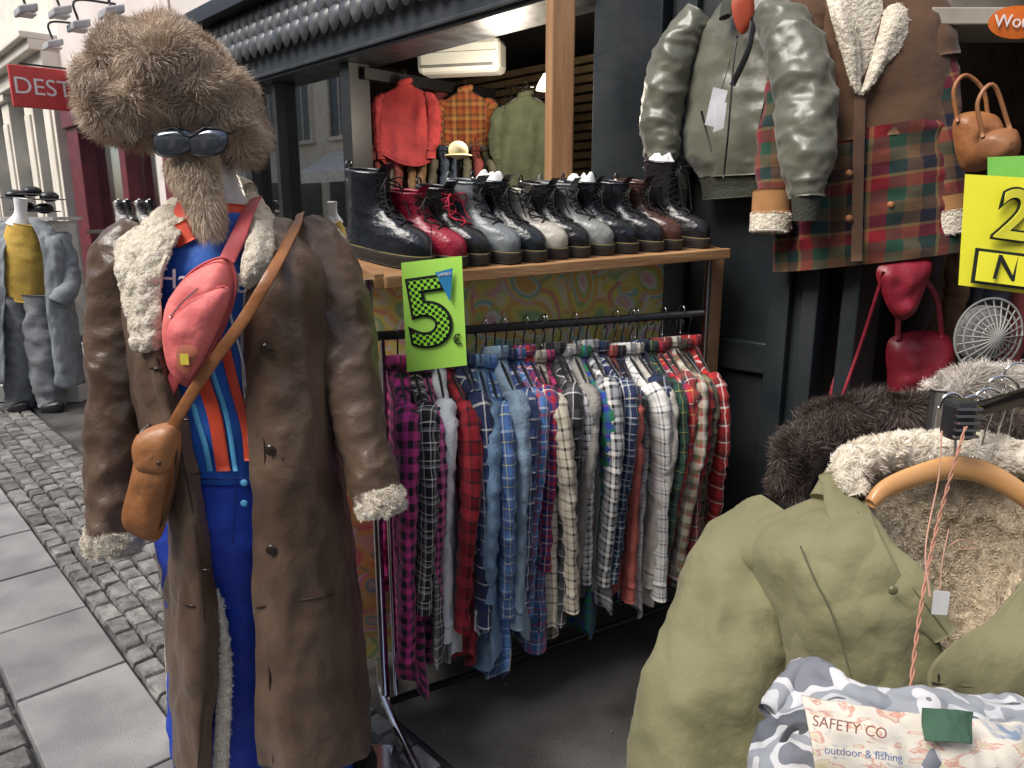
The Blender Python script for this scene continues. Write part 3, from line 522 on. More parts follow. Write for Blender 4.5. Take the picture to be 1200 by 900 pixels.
mk('head',[tubeg([hc+Vector((0,0,-.115)),hc+Vector((0,0,-.09)),hc+Vector((0,0,-.03)),hc+Vector((0,0,.05)),hc+Vector((0,0,.10)),hc+Vector((0,0,.12))],[(.02,.03),(.05,.07),(.073,.092),(.075,.095),(.05,.07),(.01,.01)],n=30)],skin,mq)
hat=grp('fur_hat')
def blob(c,rx,ry,rz,amp=.02,seed=0,n=30,sg=40):
    V=[];UV=[]
    for i in range(n):
        ph=math.pi*(i+.01)/(n-.98)
        for j in range(sg+1):
            th=2*math.pi*j/sg; d=Vector((math.sin(ph)*math.cos(th),math.sin(ph)*math.sin(th),math.cos(ph)))
            k=1+amp/.15*noise.noise(d*2+Vector((seed,0,0)))
            V.append((c[0]+d.x*rx*k,c[1]+d.y*ry*k,c[2]+d.z*rz*k)); UV.append((th,ph))
    return np.array(V),gridfaces(n,sg+1),np.array(UV)
hatb=mat('fur_base',(.32,.24,.17),(.20,.145,.10),rough=.9)
h0=pt(196,104,1.74)
B1=blob(h0,.168,.155,.112,.03,1); B2=blob(pt(146,118,1.72),.088,.10,.095,.02,4); B3=blob(pt(276,142,1.76),.056,.10,.092,.02,7); B4=blob(pt(188,76,1.74),.145,.13,.088,.03,9)
for i,(b_,cc_,nn_) in enumerate(((B1,h0,28000),(B2,pt(152,118,1.74),10000),(B3,pt(272,138,1.78),10000),(B4,pt(192,86,1.74),17000))):
    mk('crown',[b_],hatb,hat); fuzz('fur',b_,furtan,hat,nn_,.030,w=.0011,center=cc_,droop=.35,jit=.30,clump=.75,seed=i,cf=50)
bd=tubeg([(222,184,1.69),(230,205,1.67),(238,235,1.65),(244,262,1.64),(247,276,1.64)],[(.052,.035),(.044,.035),(.034,.028),(.022,.02),(.010,.008)],n=24)
brd=grp('fur_tail'); mk('core',[bd],mat('tail_base',(.52,.43,.33)),brd); 
fuzz('fur',bd,furgrey,brd,12000,.026,w=.0011,center=pt(236,225,1.70),droop=.9,jit=.28,clump=.35,seed=12)
sg=grp('sunglasses'); lens=mat('mirror_lens',(.20,.23,.27),(.10,.11,.13),rough=.08,metal=.7,scale=4)
mk('lenses',[pillowg([(u-21,158),(u,151),(u+21,156),(u+19,174),(u,182),(u-18,178)],Y=1.615,bulge=.008,back=.8,n=28,rings=5) for u in(202,243)],lens,sg)
mk('frame',[wire([(179,158,1.64),(202,150,1.614),(222,160,1.61),(243,149,1.614),(268,156,1.65),(285,150,1.74)],.003,n=40)]+[wire([(u-22,158,1.617),(u,150,1.613),(u+22,156,1.617),(u+20,175,1.617),(u,183,1.615),(u-19,179,1.617),(u-22,158,1.617)],.0022,n=40) for u in(202,243)],blackm,sg)
# ---- coat
coat=grp('leather_coat')
Rr=[[(318,250,1.80),(335,256,1.82),(355,266,1.83),(375,280,1.84),(385,296,1.87)],
 [(310,290,1.68),(335,295,1.68),(360,305,1.72),(385,320,1.80),(392,330,1.89)],
 [(292,340,1.65),(320,345,1.63),(355,350,1.66),(385,355,1.78),(392,360,1.9)],
 [(289,410,1.65),(320,412,1.62),(358,415,1.65),(385,415,1.76),(392,415,1.9)],
 [(294,500,1.65),(322,500,1.61),(362,500,1.65),(388,500,1.76),(395,500,1.92)],
 [(298,600,1.64),(330,600,1.60),(375,600,1.64),(402,600,1.76),(405,600,1.92)],
 [(298,700,1.63),(335,700,1.59),(385,700,1.63),(415,700,1.75),(418,700,1.93)],
 [(300,800,1.62),(340,800,1.58),(392,800,1.62),(424,795,1.74),(428,785,1.94)],
 [(304,896,1.62),(345,906,1.57),(398,898,1.61),(430,882,1.74),(434,862,1.95)]]
Lr=[[(205,250,1.80),(190,256,1.82),(170,262,1.83),(150,275,1.84),(140,290,1.86)],
 [(192,290,1.68),(178,295,1.68),(160,300,1.71),(142,310,1.80),(135,320,1.9)],
 [(188,340,1.65),(174,345,1.64),(156,350,1.67),(138,355,1.78),(132,360,1.9)],
 [(200,410,1.65),(182,412,1.62),(160,415,1.65),(143,415,1.76),(137,415,1.9)],
 [(222,500,1.65),(200,500,1.61),(174,500,1.65),(157,500,1.77),(150,500,1.9)],
 [(241,600,1.64),(222,600,1.60),(198,600,1.64),(183,600,1.76),(178,600,1.92)],
 [(254,700,1.63),(232,700,1.59),(207,700,1.63),(193,700,1.75),(190,700,1.93)],
 [(254,800,1.62),(234,800,1.58),(212,800,1.62),(198,795,1.75),(196,785,1.94)],
 [(246,905,1.62),(232,915,1.58),(213,908,1.62),(203,890,1.75),(203,870,1.95)]]
mk('front_panel_right',[clothg(Rr,nr=150,nc=80,amp=.0095,freq=6.5,st=.42,seed=2,fine=.3)],leather,coat,thick=.006,off=0)
mk('front_panel_left',[clothg(Lr,nr=150,nc=56,amp=.0095,freq=6.5,st=.42,seed=5,fine=.3)],leather,coat,thick=.006,off=0)
bk=[[(385,296,1.87),(330,258,1.9),(260,245,1.9),(190,255,1.9),(140,290,1.86)]]+[[(r[-1]),(330,r[-1][1],2.0),(262,r[-1][1],2.03),(200,r[-1][1],2.0),(l[-1])] for r,l in zip(Rr[1:],Lr[1:])]
mk('lining_back',[clothg(bk,nr=50,nc=30,amp=.006)],creambase,coat)
bk2=[[(c[0],c[1],c[2]+.012) for c in r] for r in bk]
mk('back_panel',[clothg(bk2,nr=50,nc=30,amp=.006)],leather,coat)
mk('sleeves',[tubeg([(168,268,1.86),(150,310,1.83),(143,400,1.81),(137,520,1.76),(134,622,1.71)],[(.055,.06),(.078,.08),(.080,.082),(.066,.07),(.055,.06)],n=120,segs=60,amp=.010,freq=8,seed=11,cap=False,st=.9),
 tubeg([(352,268,1.87),(380,310,1.85),(402,400,1.80),(424,500,1.74),(443,588,1.68)],[(.055,.06),(.074,.08),(.078,.08),(.064,.07),(.053,.058)],n=120,segs=60,amp=.010,freq=8,seed=14,cap=False,st=.9)],leather,coat)
c1=tubeg([(134,618,1.712),(132,634,1.705),(131,648,1.70)],[(.060,.062),(.064,.066),(.054,.056)],n=14,amp=.005,freq=30); c2=tubeg([(441,576,1.685),(445,590,1.675),(447,602,1.67)],[(.054,.056),(.058,.062),(.050,.052)],n=14,amp=.005,freq=30)
mk('cuffs',[c1,c2],creambase,coat)
fuzz('cuff_pile',c1,cream,coat,7000,.010,w=.0014,center=pt(132,634,1.71),droop=.1,clump=1.0,cf=150,jit=.4); fuzz('cuff_pile',c2,cream,coat,6500,.010,w=.0014,center=pt(444,590,1.68),droop=.1,clump=1.0,cf=150,seed=3,jit=.4)
lc=clothg([[(232,236,1.86),(222,230,1.88),(208,228,1.88)],[(222,246,1.76),(196,246,1.79),(172,258,1.83)],[(212,270,1.67),(178,272,1.68),(140,288,1.74)],[(194,310,1.635),(165,315,1.63),(135,314,1.68)],[(188,345,1.625),(168,355,1.615),(146,362,1.65)],[(190,392,1.62),(176,400,1.605),(157,406,1.63)],[(190,408,1.63),(178,411,1.62),(164,412,1.64)]],nr=60,nc=36,amp=.007,freq=22,st=1)
rc=clothg([[(272,232,1.86),(284,226,1.88),(296,222,1.88)],[(284,250,1.76),(300,246,1.78),(316,250,1.80)],[(290,270,1.68),(303,272,1.67),(319,275,1.70)],[(288,296,1.64),(301,300,1.625),(316,302,1.65)],[(284,320,1.63),(292,324,1.62),(300,328,1.64)],[(283,334,1.635),(287,336,1.63),(291,337,1.64)]],nr=40,nc=18,amp=.005,freq=22,st=1)
nb=tubeg([(215,236,1.87),(240,222,1.93),(270,220,1.93),(292,230,1.87)],[(.03,.02)]*4,n=20)
mk('collar',[lc,rc,nb],creambase,coat,thick=.012,off=0)
fuzz('collar_pile',lc,cream,coat,22000,.010,w=.0014,toward=(-.1,-1,.2),droop=.1,clump=1.1,cf=150,seed=5,jit=.4); fuzz('collar_pile',rc,cream,coat,9000,.010,w=.0014,toward=(.1,-1,.2),droop=.1,clump=1.1,cf=150,seed=6,jit=.4)
e1=tubeg([(254,690,1.645),(261,730,1.64),(264,780,1.635),(262,840,1.63),(258,910,1.63)],[(.004,.004),(.009,.009),(.015,.012),(.018,.012),(.020,.012)],n=50)
e2=tubeg([(288,340,1.665),(284,410,1.665),(290,500,1.665)],[(.004,.005)]*3,n=30)
mk('lining_edge',[e1,e2],creambase,coat); fuzz('lining_pile',e1,cream,coat,5000,.008,w=.0014,toward=(.1,-1,.1),clump=.9,cf=150,seed=8,droop=.1,jit=.4)
dk=mat('dark_leather_trim',(.05,.03,.019),rough=.4); btn=mat('horn_button',(.03,.02,.015),rough=.2)
def disc(u,v,Y,r,b=.004): 
    p=pt(u,v,Y); return pillowg([p+Vector((r*math.cos(t),0,r*math.sin(t))) for t in np.linspace(0,2*math.pi,10,endpoint=False)],bulge=b,rings=4,n=20)
mk('buttons',[disc(311,409,1.612,.013),disc(317,528,1.602,.013),disc(318,645,1.590,.013)],btn,coat)
mk('buttonholes',[wire([(222,556,1.603),(236,555,1.605)],.003),wire([(232,668,1.590),(246,668,1.592)],.003),wire([(208,492,1.603),(222,492,1.608)],.003),wire([(176,432,1.613),(190,432,1.610)],.003)],btn,coat)
def onpanel(rows,u,v):
    ys=[]
    for r in rows:
        us=[c[0] for c in r]; Ys=[c[2] for c in r]; vs=sum(c[1] for c in r)/len(r)
        if us[0]>us[-1]: us,Ys=us[::-1],Ys[::-1]
        ys.append((vs,float(np.interp(u,us,Ys))))
    return float(np.interp(v,[a for a,_ in ys],[b for _,b in ys]))
def seam(rows,pts_,r): return wire([(u,v,onpanel(rows,u,v)-.008) for u,v in pts_],r,n=len(pts_)*12)
mk('seams',[seam(Rr,[(308,350),(304,420),(309,500),(312,600),(313,700),(316,800),(320,895)],.0024),seam(Rr,[(300,712),(325,708),(350,704),(385,698),(412,692)],.0028),seam(Rr,[(330,538),(350,531),(372,524),(392,512)],.004),seam(Lr,[(184,420),(206,500),(226,600),(238,700),(240,800),(232,900)],.0024),seam(Lr,[(192,702),(215,708),(240,712)],.0024)],dk,coat)
# ---- crossbody strap + pouch
bag=grp('crossbody_pouch'); tan=mat('tan_leather',(.36,.15,.055),(.24,.09,.032),rough=.45,scale=9,bump=.3,rvar=.1)
mk('strap',[tubeg([(352,250,1.86),(345,268,1.76),(318,320,1.605),(285,375,1.585),(245,430,1.58),(212,482,1.58),(192,520,1.575)],[(.013,.0025)]*7,segs=10,n=60)],tan,bag)
mk('body',[pillowg([(168,508),(205,500),(209,545),(198,600),(184,634),(152,624),(144,602),(156,555)],Y=1.60,bulge=.042,back=.8,amp=.014)],tan,bag)
mk('flap',[pillowg([(160,510),(206,496),(210,538),(190,556),(162,548)],Y=1.585,bulge=.038,back=.1,amp=.006)],mat('tan_flap',(.42,.19,.075),(.32,.13,.05),rough=.42,bump=.3),bag)
mk('tab_and_edge',[wire([(176,498,1.60),(164,512,1.58),(162,545,1.565),(170,553,1.56)],.006,n=24),disc(186,543,1.54,.006),wire([(205,505,1.58),(206,550,1.568),(195,600,1.575),(180,630,1.585)],.003,n=24)],dk,bag)
# ---- coral belt bag
fb=grp('coral_belt_bag'); cor=mat('coral_nylon',(.80,.20,.18),(.70,.15,.15),rough=.6,scale=10,bump=.4,bscale=40); cord=mat('coral_dark',(.60,.10,.11),rough=.6)
mk('pouch',[pillowg([(198,352),(225,318),(258,302),(273,312),(276,342),(262,385),(240,430),(222,453),(202,440),(193,400)],Y=1.63,bulge=.055,back=.2,amp=.010,freq=26)],cor,fb)
mk('front_pocket',[pillowg([(200,375),(230,345),(264,335),(268,352),(256,385),(238,424),(222,446),(205,434),(197,405)],Y=1.592,bulge=.035,back=.1,amp=.008,freq=26)],cor,fb)
mk('piping',[wire([(198,352,1.615),(225,318,1.615),(258,302,1.61),(273,312,1.615),(276,342,1.615),(262,385,1.61),(240,430,1.61),(222,453,1.615)],.0028,n=50),wire([(197,405,1.585),(200,375,1.585),(230,345,1.583),(264,335,1.585)],.002,n=24)],cord,fb)
mk('zip',[wire([(199,372,1.578),(214,354,1.57),(232,338,1.566)],.0018,n=20)],chrome,fb)
mk('strap',[tubeg([(300,232,1.80),(289,252,1.70),(280,275,1.645),(266,305,1.62)],[(.017,.002)]*4,segs=10,n=24),tubeg([(206,440,1.62),(195,462,1.63),(180,480,1.66)],[(.015,.002)]*3,segs=10,n=14)],cord,fb)
mk('leather_patch',[pillowg([(208,408),(216,404),(228,406),(232,414),(226,424),(222,438),(212,436),(206,426)],Y=1.556,bulge=.004,n=24,rings=3)],mat('patch',(.50,.15,.09)),fb)
mk('price_label',[boxg(pt(216,421,1.548),(.018,0,0),(0,.001,0),(0,0,.024))],mat('label_yellow',(.85,.7,.08)),fb,False)
# ------------------------------------------------------------------ bomber jacket
bj=grp('bomber_jacket'); sat=mat('sage_satin',(.125,.125,.092),(.082,.083,.06),rough=.36,scale=4,bump=.35,bscale=18,sheen=.2,spec=.6); rib=mat('rib_knit',(.045,.048,.035),rough=.95,bump=.6,bscale=120); ora=mat('orange_lining',(.45,.07,.025),rough=.6)
fn=tuple(FN)
mk('body',[tubeg([(886,-14,2.82),(884,8,2.82),(884,35,2.82),(886,110,2.82),(884,170,2.81),(882,206,2.81)],[(.07,.05),(.15,.06),(.235,.085),(.275,.115),(.275,.125),(.22,.105)],segs=72,n=110,nrm=fn,amp=.012,freq=8,seed=21,ex=.9,st=.8)],sat,bj)
mk('sleeves',[tubeg([(822,18,2.96),(794,56,2.97),(777,120,2.98),(775,175,2.97),(786,210,2.95)],[(.055,.055),(.078,.075),(.076,.075),(.068,.068),(.05,.055)],n=90,segs=44,amp=.011,freq=8.5,seed=22,nrm=fn,st=1.1),
 tubeg([(905,14,2.66),(930,56,2.54),(944,120,2.47),(947,180,2.42),(945,232,2.40)],[(.062,.06),(.087,.08),(.090,.085),(.080,.075),(.050,.05)],n=90,segs=44,amp=.012,freq=8.5,seed=25,nrm=fn,st=1.1)],sat,bj)
mk('ribbing',[tubeg([(882,202,2.81),(882,215,2.81),(882,230,2.81)],[(.22,.105),(.205,.095),(.20,.095)],segs=60,n=12,nrm=fn,amp=.004,freq=40),tubeg([(945,228,2.40),(944,258,2.40)],[(.046,.044),(.038,.038)],nrm=fn),tubeg([(785,205,2.95),(794,226,2.94)],[(.05,.05),(.042,.042)],nrm=fn),
 tubeg([(850,20,2.74),(856,-2,2.78),(880,-12,2.86),(902,0,2.74),(904,24,2.68)],[(.024,.011)]*5,n=24,nrm=fn)],rib,bj)
mk('lining',[pillowg([(858,0),(880,-10),(884,18),(872,40),(862,30)],Y=2.705,bulge=.01,n=24,rings=4)],ora,bj)
mk('zip',[wire([(864,42,2.700),(860,70,2.685),(857,110,2.672),(853,160,2.668),(848,208,2.70)],.0035,n=24),tubeg([(884,20,2.66),(876,60,2.65),(858,100,2.668)],[(.011,.003)]*3,n=14)],blackm,bj)
mk('pocket_flaps',[wire([(822,130,2.72),(834,178,2.69)],.004),wire([(898,112,2.63),(886,165,2.64)],.004)],rib,bj)
mk('swing_tags',[rectg(pt(826,146,2.60),pt(842,150,2.60),pt(853,106,2.60),pt(836,102,2.60),0),rectg(pt(836,155,2.59),pt(848,150,2.59),pt(852,120,2.59),pt(840,122,2.59),0)],mat('tag_grey',(.75,.75,.78)),bj,False,thick=.001)
mk('tag_string',[wire([(856,70,2.65),(846,104,2.60)],.0015)],blackm,bj)
mk('hanger',[wire([(884,12,2.82),(884,-30,2.82),(892,-50,2.82)],.004)],chrome,bj)
# ------------------------------------------------------------------ plaid shearling jacket
pj=grp('plaid_shearling_jacket'); sue=mat('brown_suede',(.13,.066,.034),(.075,.037,.019),rough=.95,scale=6,sheen=.2,bump=.2)
tart=plaid('dark_tartan',[(0,(.20,.012,.02)),(.22,(.02,.06,.04)),(.46,(.13,.075,.04)),(.70,(.015,.015,.03)),(.94,(.22,.13,.05))],6.2,dirt=.35)
fn2=(-.3,-.95,0); dY=.20
def J(*a): return [(u,v,Y+dY) for u,v,Y in a]
def JR(*a): return [(r[0]*1.08,r[1]*.95) for r in a]
mk('yoke',[tubeg(J((1016,-40,2.40),(1014,-20,2.40),(1010,10,2.40),(1008,80,2.39),(1008,165,2.385)),JR((.08,.05),(.16,.07),(.225,.10),(.245,.115),(.245,.12)),segs=50,n=60,nrm=fn2,amp=.008,seed=31)],sue,pj)
mk('skirt',[tubeg(J((1008,155,2.39),(1012,220,2.38),(1016,306,2.37)),JR((.250,.124),(.262,.13),(.275,.135)),segs=60,n=50,nrm=fn2,amp=.010,seed=32,cap=False)],tart,pj)
mk('sleeves',[tubeg(J((1082,40,2.36),(1094,110,2.33),(1102,170,2.30),(1110,240,2.27)),JR((.075,.07),(.070,.07),(.062,.06),(.052,.05)),n=50,amp=.008,seed=33,nrm=fn2),
 tubeg(J((940,40,2.42),(925,110,2.42),(912,170,2.40),(906,228,2.38)),JR((.075,.07),(.070,.07),(.062,.06),(.05,.05)),n=50,amp=.008,seed=36,nrm=fn2)],tart,pj)
mk('sleeve_tops',[tubeg(J((1062,-5,2.38),(1078,20,2.36),(1089,75,2.335)),JR((.05,.05),(.08,.075),(.078,.075)),n=30,amp=.006,seed=34,nrm=fn2),tubeg(J((958,-5,2.42),(944,20,2.42),(934,75,2.42)),JR((.05,.05),(.08,.075),(.077,.075)),n=30,amp=.006,seed=35,nrm=fn2)],sue,pj)
mk('cuff_turnups',[tubeg(J((905,222,2.38),(904,250,2.375)),JR((.058,.055),(.060,.056)),n=10,nrm=fn2),tubeg(J((1109,228,2.27),(1111,248,2.265)),JR((.056,.053),(.056,.052)),n=10,nrm=fn2)],mat('tan_suede',(.38,.19,.075),(.28,.135,.05),rough=.95),pj)
k1=tubeg(J((904,250,2.375),(902,272,2.37)),JR((.060,.058),(.058,.056)),n=10,nrm=fn2); k2=tubeg(J((1111,246,2.265),(1112,274,2.26)),JR((.056,.055),(.053,.05)),n=10,nrm=fn2)
cl1=clothg([J(*r) for r in [[(1000,-40,2.36),(984,-35,2.38),(968,-20,2.38)],[(1002,20,2.29),(986,15,2.27),(970,5,2.30)],[(1008,60,2.27),(996,55,2.25),(980,42,2.28)],[(1008,112,2.26),(1003,108,2.255),(998,100,2.26)]]],nr=24,nc=16,amp=.004,freq=20)
cl2=clothg([J(*r) for r in [[(1030,-40,2.36),(1048,-35,2.38),(1066,-20,2.38)],[(1034,20,2.29),(1050,15,2.27),(1068,8,2.30)],[(1024,60,2.27),(1042,52,2.25),(1060,46,2.27)],[(1008,112,2.26),(1014,108,2.255),(1022,98,2.26)]]],nr=24,nc=16,amp=.004,freq=20)
mk('shearling',[k1,k2,cl1,cl2],creambase,pj,thick=.008,off=0)
for i,(s_,n_) in enumerate(((k1,2500),(k2,2500),(cl1,4500),(cl2,4500))): fuzz('pile',s_,cream,pj,n_,.009,w=.0018,toward=(-.2,-1,.1),clump=.9,cf=140,seed=20+i,droop=.1,jit=.4)
mk('placket',[tubeg(J((1008,110,2.262),(1006,200,2.243),(1004,306,2.232)),[(.018,.004)]*3,n=20)],sue,pj)
mk('lining_opening',[pillowg([(1000,0),(1034,0),(1026,60),(1008,105),(1002,60)],Y=2.485,bulge=.004,n=24,rings=4)],creambase,pj)
mk('toggles',[disc(995,203,2.438,.012,.01),disc(995,256,2.43,.012,.01),disc(1044,240,2.44,.012,.01)],tan,pj)
mk('pockets',[tubeg(J((955,218,2.27),(955,280,2.262)),[(.05,.006)]*2,n=8),tubeg(J((1062,218,2.25),(1064,280,2.245)),[(.05,.006)]*2,n=8)],tart,pj)
# ------------------------------------------------------------------ right-hand shop details
rb=mat('red_leather',(.26,.015,.03),(.16,.01,.018),rough=.42,scale=8,bump=.3)
g=grp('red_handbag'); mk('body',[pillowg([(1045,395),(1110,392),(1118,440),(1112,466),(1048,466),(1040,440)],Y=2.6,bulge=.06,amp=.014)],rb,g); mk('handle',[tubeg([(1052,398,2.57),(1056,350,2.57),(1078,325,2.57),(1098,350,2.57),(1104,396,2.57)],[(.010,.004)]*5,n=40)],rb,g)
g=grp('red_shoulder_bag'); mk('body',[pillowg([(1030,312),(1088,302),(1086,330),(1070,368),(1052,374),(1036,350)],Y=2.45,bulge=.035,amp=.02)],rb,g); mk('strap',[wire([(1036,318,2.43),(1010,400,2.5),(985,470,2.5)],.006)],rb,g)
g=grp('red_scarf'); mk('cloth',[clothg([[(990,330,2.6),(1005,330,2.58),(1015,330,2.6)],[(985,400,2.6),(1000,400,2.57),(1010,400,2.6)],[(968,478,2.6),(985,478,2.57),(1000,478,2.6)]],amp=.01)],rb,g)
def sbag(name,o,Y,m,strap):
    g=grp(name); mk('body',[pillowg(o,Y=Y,bulge=.05,amp=.014)],m,g); mk('strap',[wire(strap,.006)],m,g)
sbag('tan_leather_bag',[(1118,140),(1160,132),(1175,160),(1168,192),(1128,198)],2.3,tan,[(1122,142,2.28),(1118,105,2.28),(1132,88,2.28),(1152,105,2.28),(1158,136,2.28)])
sbag('tan_leather_bag',[(1150,160),(1185,150),(1192,175),(1180,190),(1152,188)],2.15,mat('tan2',(.30,.13,.055),rough=.45),[(1152,160,2.14),(1146,120,2.14),(1165,100,2.14),(1184,152,2.14)])
g=grp('electric_fan'); fp=pt(1158,393,2.5); rings=[]
gm_=mat('fan_grey',(.34,.34,.32),(.26,.26,.25),rough=.5)
for r in (.115,.09,.065,.04): rings.append(wire([fp+Vector((r*math.cos(t),-.05*(1-r/.12),r*math.sin(t)*1.1)) for t in np.linspace(0,2*math.pi,17)],.004,n=40))
for t in np.linspace(0,math.pi,12,endpoint=False): rings.append(wire([fp+Vector((.115*math.cos(t),0,.126*math.sin(t))),fp+Vector((0,-.05,0)),fp-Vector((.115*math.cos(t),0,.126*math.sin(t)))],.0025,n=12))
mk('cage',rings,gm_,g); mk('motor',[pillowg([fp+Vector((.09*math.cos(t),.04,.10*math.sin(t))) for t in np.linspace(0,6.28,10,endpoint=False)],bulge=.04)],gm_,g); mk('stand',[wire([fp+Vector((0,.04,-.1)),fp+Vector((0,.04,-1.15))],.015),boxg((fp.x,fp.y+.04,.03),(.3,0,0),(0,.3,0),(0,0,.04))],gm_,g)
g=grp('wall_shelf'); mk('board',[boxg(pt(1175,30,2.6),(.6,0,0),(0,.25,0),(0,0,.05)),boxg(pt(1175,5,2.7),(.6,0,0),(0,.05,0),(0,0,.22))],mat('beige_board',(.5,.45,.37)),g,False,bevel=.004)
g=grp('oval_sign'); oc=pt(1192,26,2.35); mk('plate',[pillowg([oc+Vector((.085*math.cos(t),0,.045*math.sin(t))) for t in np.linspace(0,6.283,16,endpoint=False)],bulge=.003,rings=3)],mat('orange_enamel',(.8,.18,.02),rough=.3),g); textobj('lettering','Works',.05,frame(oc+Vector((0,-.008,0)),(1,0,0),(0,-1,0)),white,g)
ws=grp('yellow_price_sign'); yc=mat('yellow_card',(.90,.86,.05),(.86,.80,.04),rough=.45)
a,b,c,d=pt(1124,334,1.30),pt(1262,352,1.27),pt(1268,212,1.27),pt(1132,204,1.30)
mk('card',[rectg(a,b,c,d,0)],yc,ws,False,thick=.003); mk('green_card',[rectg(pt(1158,206,1.305),pt(1262,212,1.28),pt(1262,180,1.28),pt(1158,184,1.305),0)],mat('green_card',(.22,.6,.10)),ws,False,thick=.002)
xa=(b-a).normalized(); M=frame((a+b+c+d)/4,xa,(0.02,-1,0))
textobj('numeral','25',.115,M@Matrix.Translation((.005,.028,.004)),inkM,ws,bold=.005); textobj('numeral_inner','25',.115,M@Matrix.Translation((.005,.028,.007)),mat('sign_yellow2',(.85,.8,.05)),ws,bold=.0015)
mk('pictogram',[boxg(M@Vector((-.015,-.058,.004)),xa*.10,(0,.002,0),(0,0,.06))],inkM,ws,False); mk('pictogram_fill',[boxg(M@Vector((-.015,-.058,.007)),xa*.09,(0,.002,0),(0,0,.05))],yc,ws,False); textobj('pictogram_letter','N',.06,M@Matrix.Translation((-.015,-.058,.01)),inkM,ws)
mk('sign_post',[wire([pt(1275,200,1.29),Vector((pt(1275,200,1.29).x,1.29,0.0))],.01)],chrome,ws)
# ------------------------------------------------------------------ foreground rail + parka
fr_=grp('foreground_clothes_rail')
e0=pt(1118,488,.92); e9=pt(1420,400,1.9)
mk('rail',[wire([e0,e9],.0125,segs=16),wire([e9,Vector((e9.x,e9.y,0))],.0125)],chrome,fr_)
mk('end_cap',[boxg(e0+Vector((0,-.012,0)),(.036,0,0),(0,.03,0),(0,0,.052))],blackm,fr_,False,bevel=.008)
mk('end_ridges',[boxg(e0+Vector((0,-.030,-.018+.009*i)),(.030,0,0),(0,.006,0),(0,0,.0035)) for i in range(5)],chrome,fr_,False)
mk('upright',[wire([e0+Vector((.06,.14,0)),Vector((e0.x+.06,e0.y+.14,0))],.0125)],chrome,fr_)
pk=grp('olive_parka'); olive=mat('olive_cotton',(.225,.210,.110),(.165,.155,.078),rough=.82,scale=4,bump=.4,bscale=40,sheen=.08,detail=10)
mk('left_front',[clothg([[(1012,572,.955),(965,582,.975),(905,602,.99),(868,622,1.0)],[(1030,625,.85),(975,635,.855),(915,648,.88),(866,660,.96)],[(1068,695,.80),(1000,712,.80),(935,725,.84),(890,735,.96)],[(1108,765,.78),(1025,790,.785),(945,800,.835),(895,810,.95)],[(1112,860,.78),(1025,880,.785),(950,890,.83),(900,900,.95)],[(1120,1080,.80),(1030,1080,.80),(950,1080,.85),(900,1080,.95)]],nr=130,nc=90,amp=.0085,freq=8,st=.7,seed=41,fine=.2)],olive,pk,thick=.004)
mk('right_front',[clothg([[(1250,575,.955),(1310,590,.975),(1370,610,1.0)],[(1215,650,.85),(1300,660,.86),(1390,670,.97)],[(1160,725,.80),(1290,730,.80),(1400,740,.95)],[(1090,778,.765),(1250,785,.77),(1400,790,.93)],[(1092,860,.765),(1250,870,.77),(1400,880,.93)],[(1095,1080,.77),(1250,1080,.78),(1400,1080,.93)]],nr=90,nc=70,amp=.007,freq=8,st=.7,seed=43,fine=.2)],olive,pk,thick=.004)
mk('sleeve',[tubeg([(925,612,1.03),(885,660,1.01),(858,740,.97),(828,840,.93),(805,960,.90),(800,1040,.88)],[(.05,.05),(.075,.075),(.082,.085),(.092,.09),(.088,.088),(.08,.08)],n=130,segs=70,amp=.013,freq=7.5,seed=44,cap=False,st=.8)],olive,pk)
ln=clothg([[(1000,575,.98),(1080,560,1.03),(1170,560,1.04),(1262,580,.98)],[(1030,640,.93),(1090,640,1.0),(1170,640,1.0),(1230,640,.94)],[(1060,700,.87),(1100,700,.96),(1160,700,.96),(1200,700,.9)],[(1100,770,.82),(1115,770,.9),(1140,770,.9),(1150,770,.84)]],nr=50,nc=50,amp=.006,freq=20,st=1)
lnM=mat('teddy_lining',(.72,.62,.46),(.54,.45,.32),rough=.98,scale=60,island=.15); mk('lining',[ln],mat('teddy_base',(.50,.42,.31),(.35,.28,.2),scale=60,bump=1,bscale=120),pk); fuzz('lining_pile',ln,lnM,pk,26000,.006,w=.0012,toward=(0,-1,.2),clump=1.2,cf=190,seed=31,droop=.1,jit=.4)
cr_=tubeg([(1006,582,.93),(996,550,.955),(1030,532,1.0),(1100,528,1.02),(1180,535,1.01),(1245,555,.96),(1262,590,.91)],[(.016,.018),(.022,.024),(.024,.026),(.024,.026),(.024,.026),(.022,.024),(.016,.018)],n=60,segs=24,amp=.004,freq=40)
mk('collar',[cr_],creambase,pk); fuzz('collar_pile',cr_,cream,pk,26000,.008,w=.0010,center=pt(1120,575,.98),toward=None,clump=1.2,cf=200,seed=33,droop=.05,jit=.4)
mk('collar_flap',[tubeg([(975,556,.955),(992,600,.91),(1022,645,.855),(1062,690,.81),(1108,745,.785)],[(.016,.006),(.026,.010),(.030,.010),(.028,.008),(.012,.006)],n=50,segs=24,amp=.004,freq=20,seed=3),tubeg([(962,585,.965),(980,556,.985),(1000,536,1.0)],[(.012,.02)]*3,n=20)],olive,pk)
mk('snap',[disc(1047,692,.792,.006,.003)],mat('snap_olive',(.14,.14,.07),rough=.35),pk)
thr=mat('olive_thread',(.10,.10,.055))
mk('seams',[wire([(938,640,.860),(955,680,.828),(975,720,.803),(1000,800,.772)],.0010,n=30),wire([(1100,790,.755),(1102,900,.753)],.0010,n=10),wire([(1092,800,.754),(1200,812,.748)],.0012,n=10),wire([(1005,600,.898),(1032,645,.845),(1070,690,.80),(1110,742,.777)],.0009,n=30)],thr,pk)
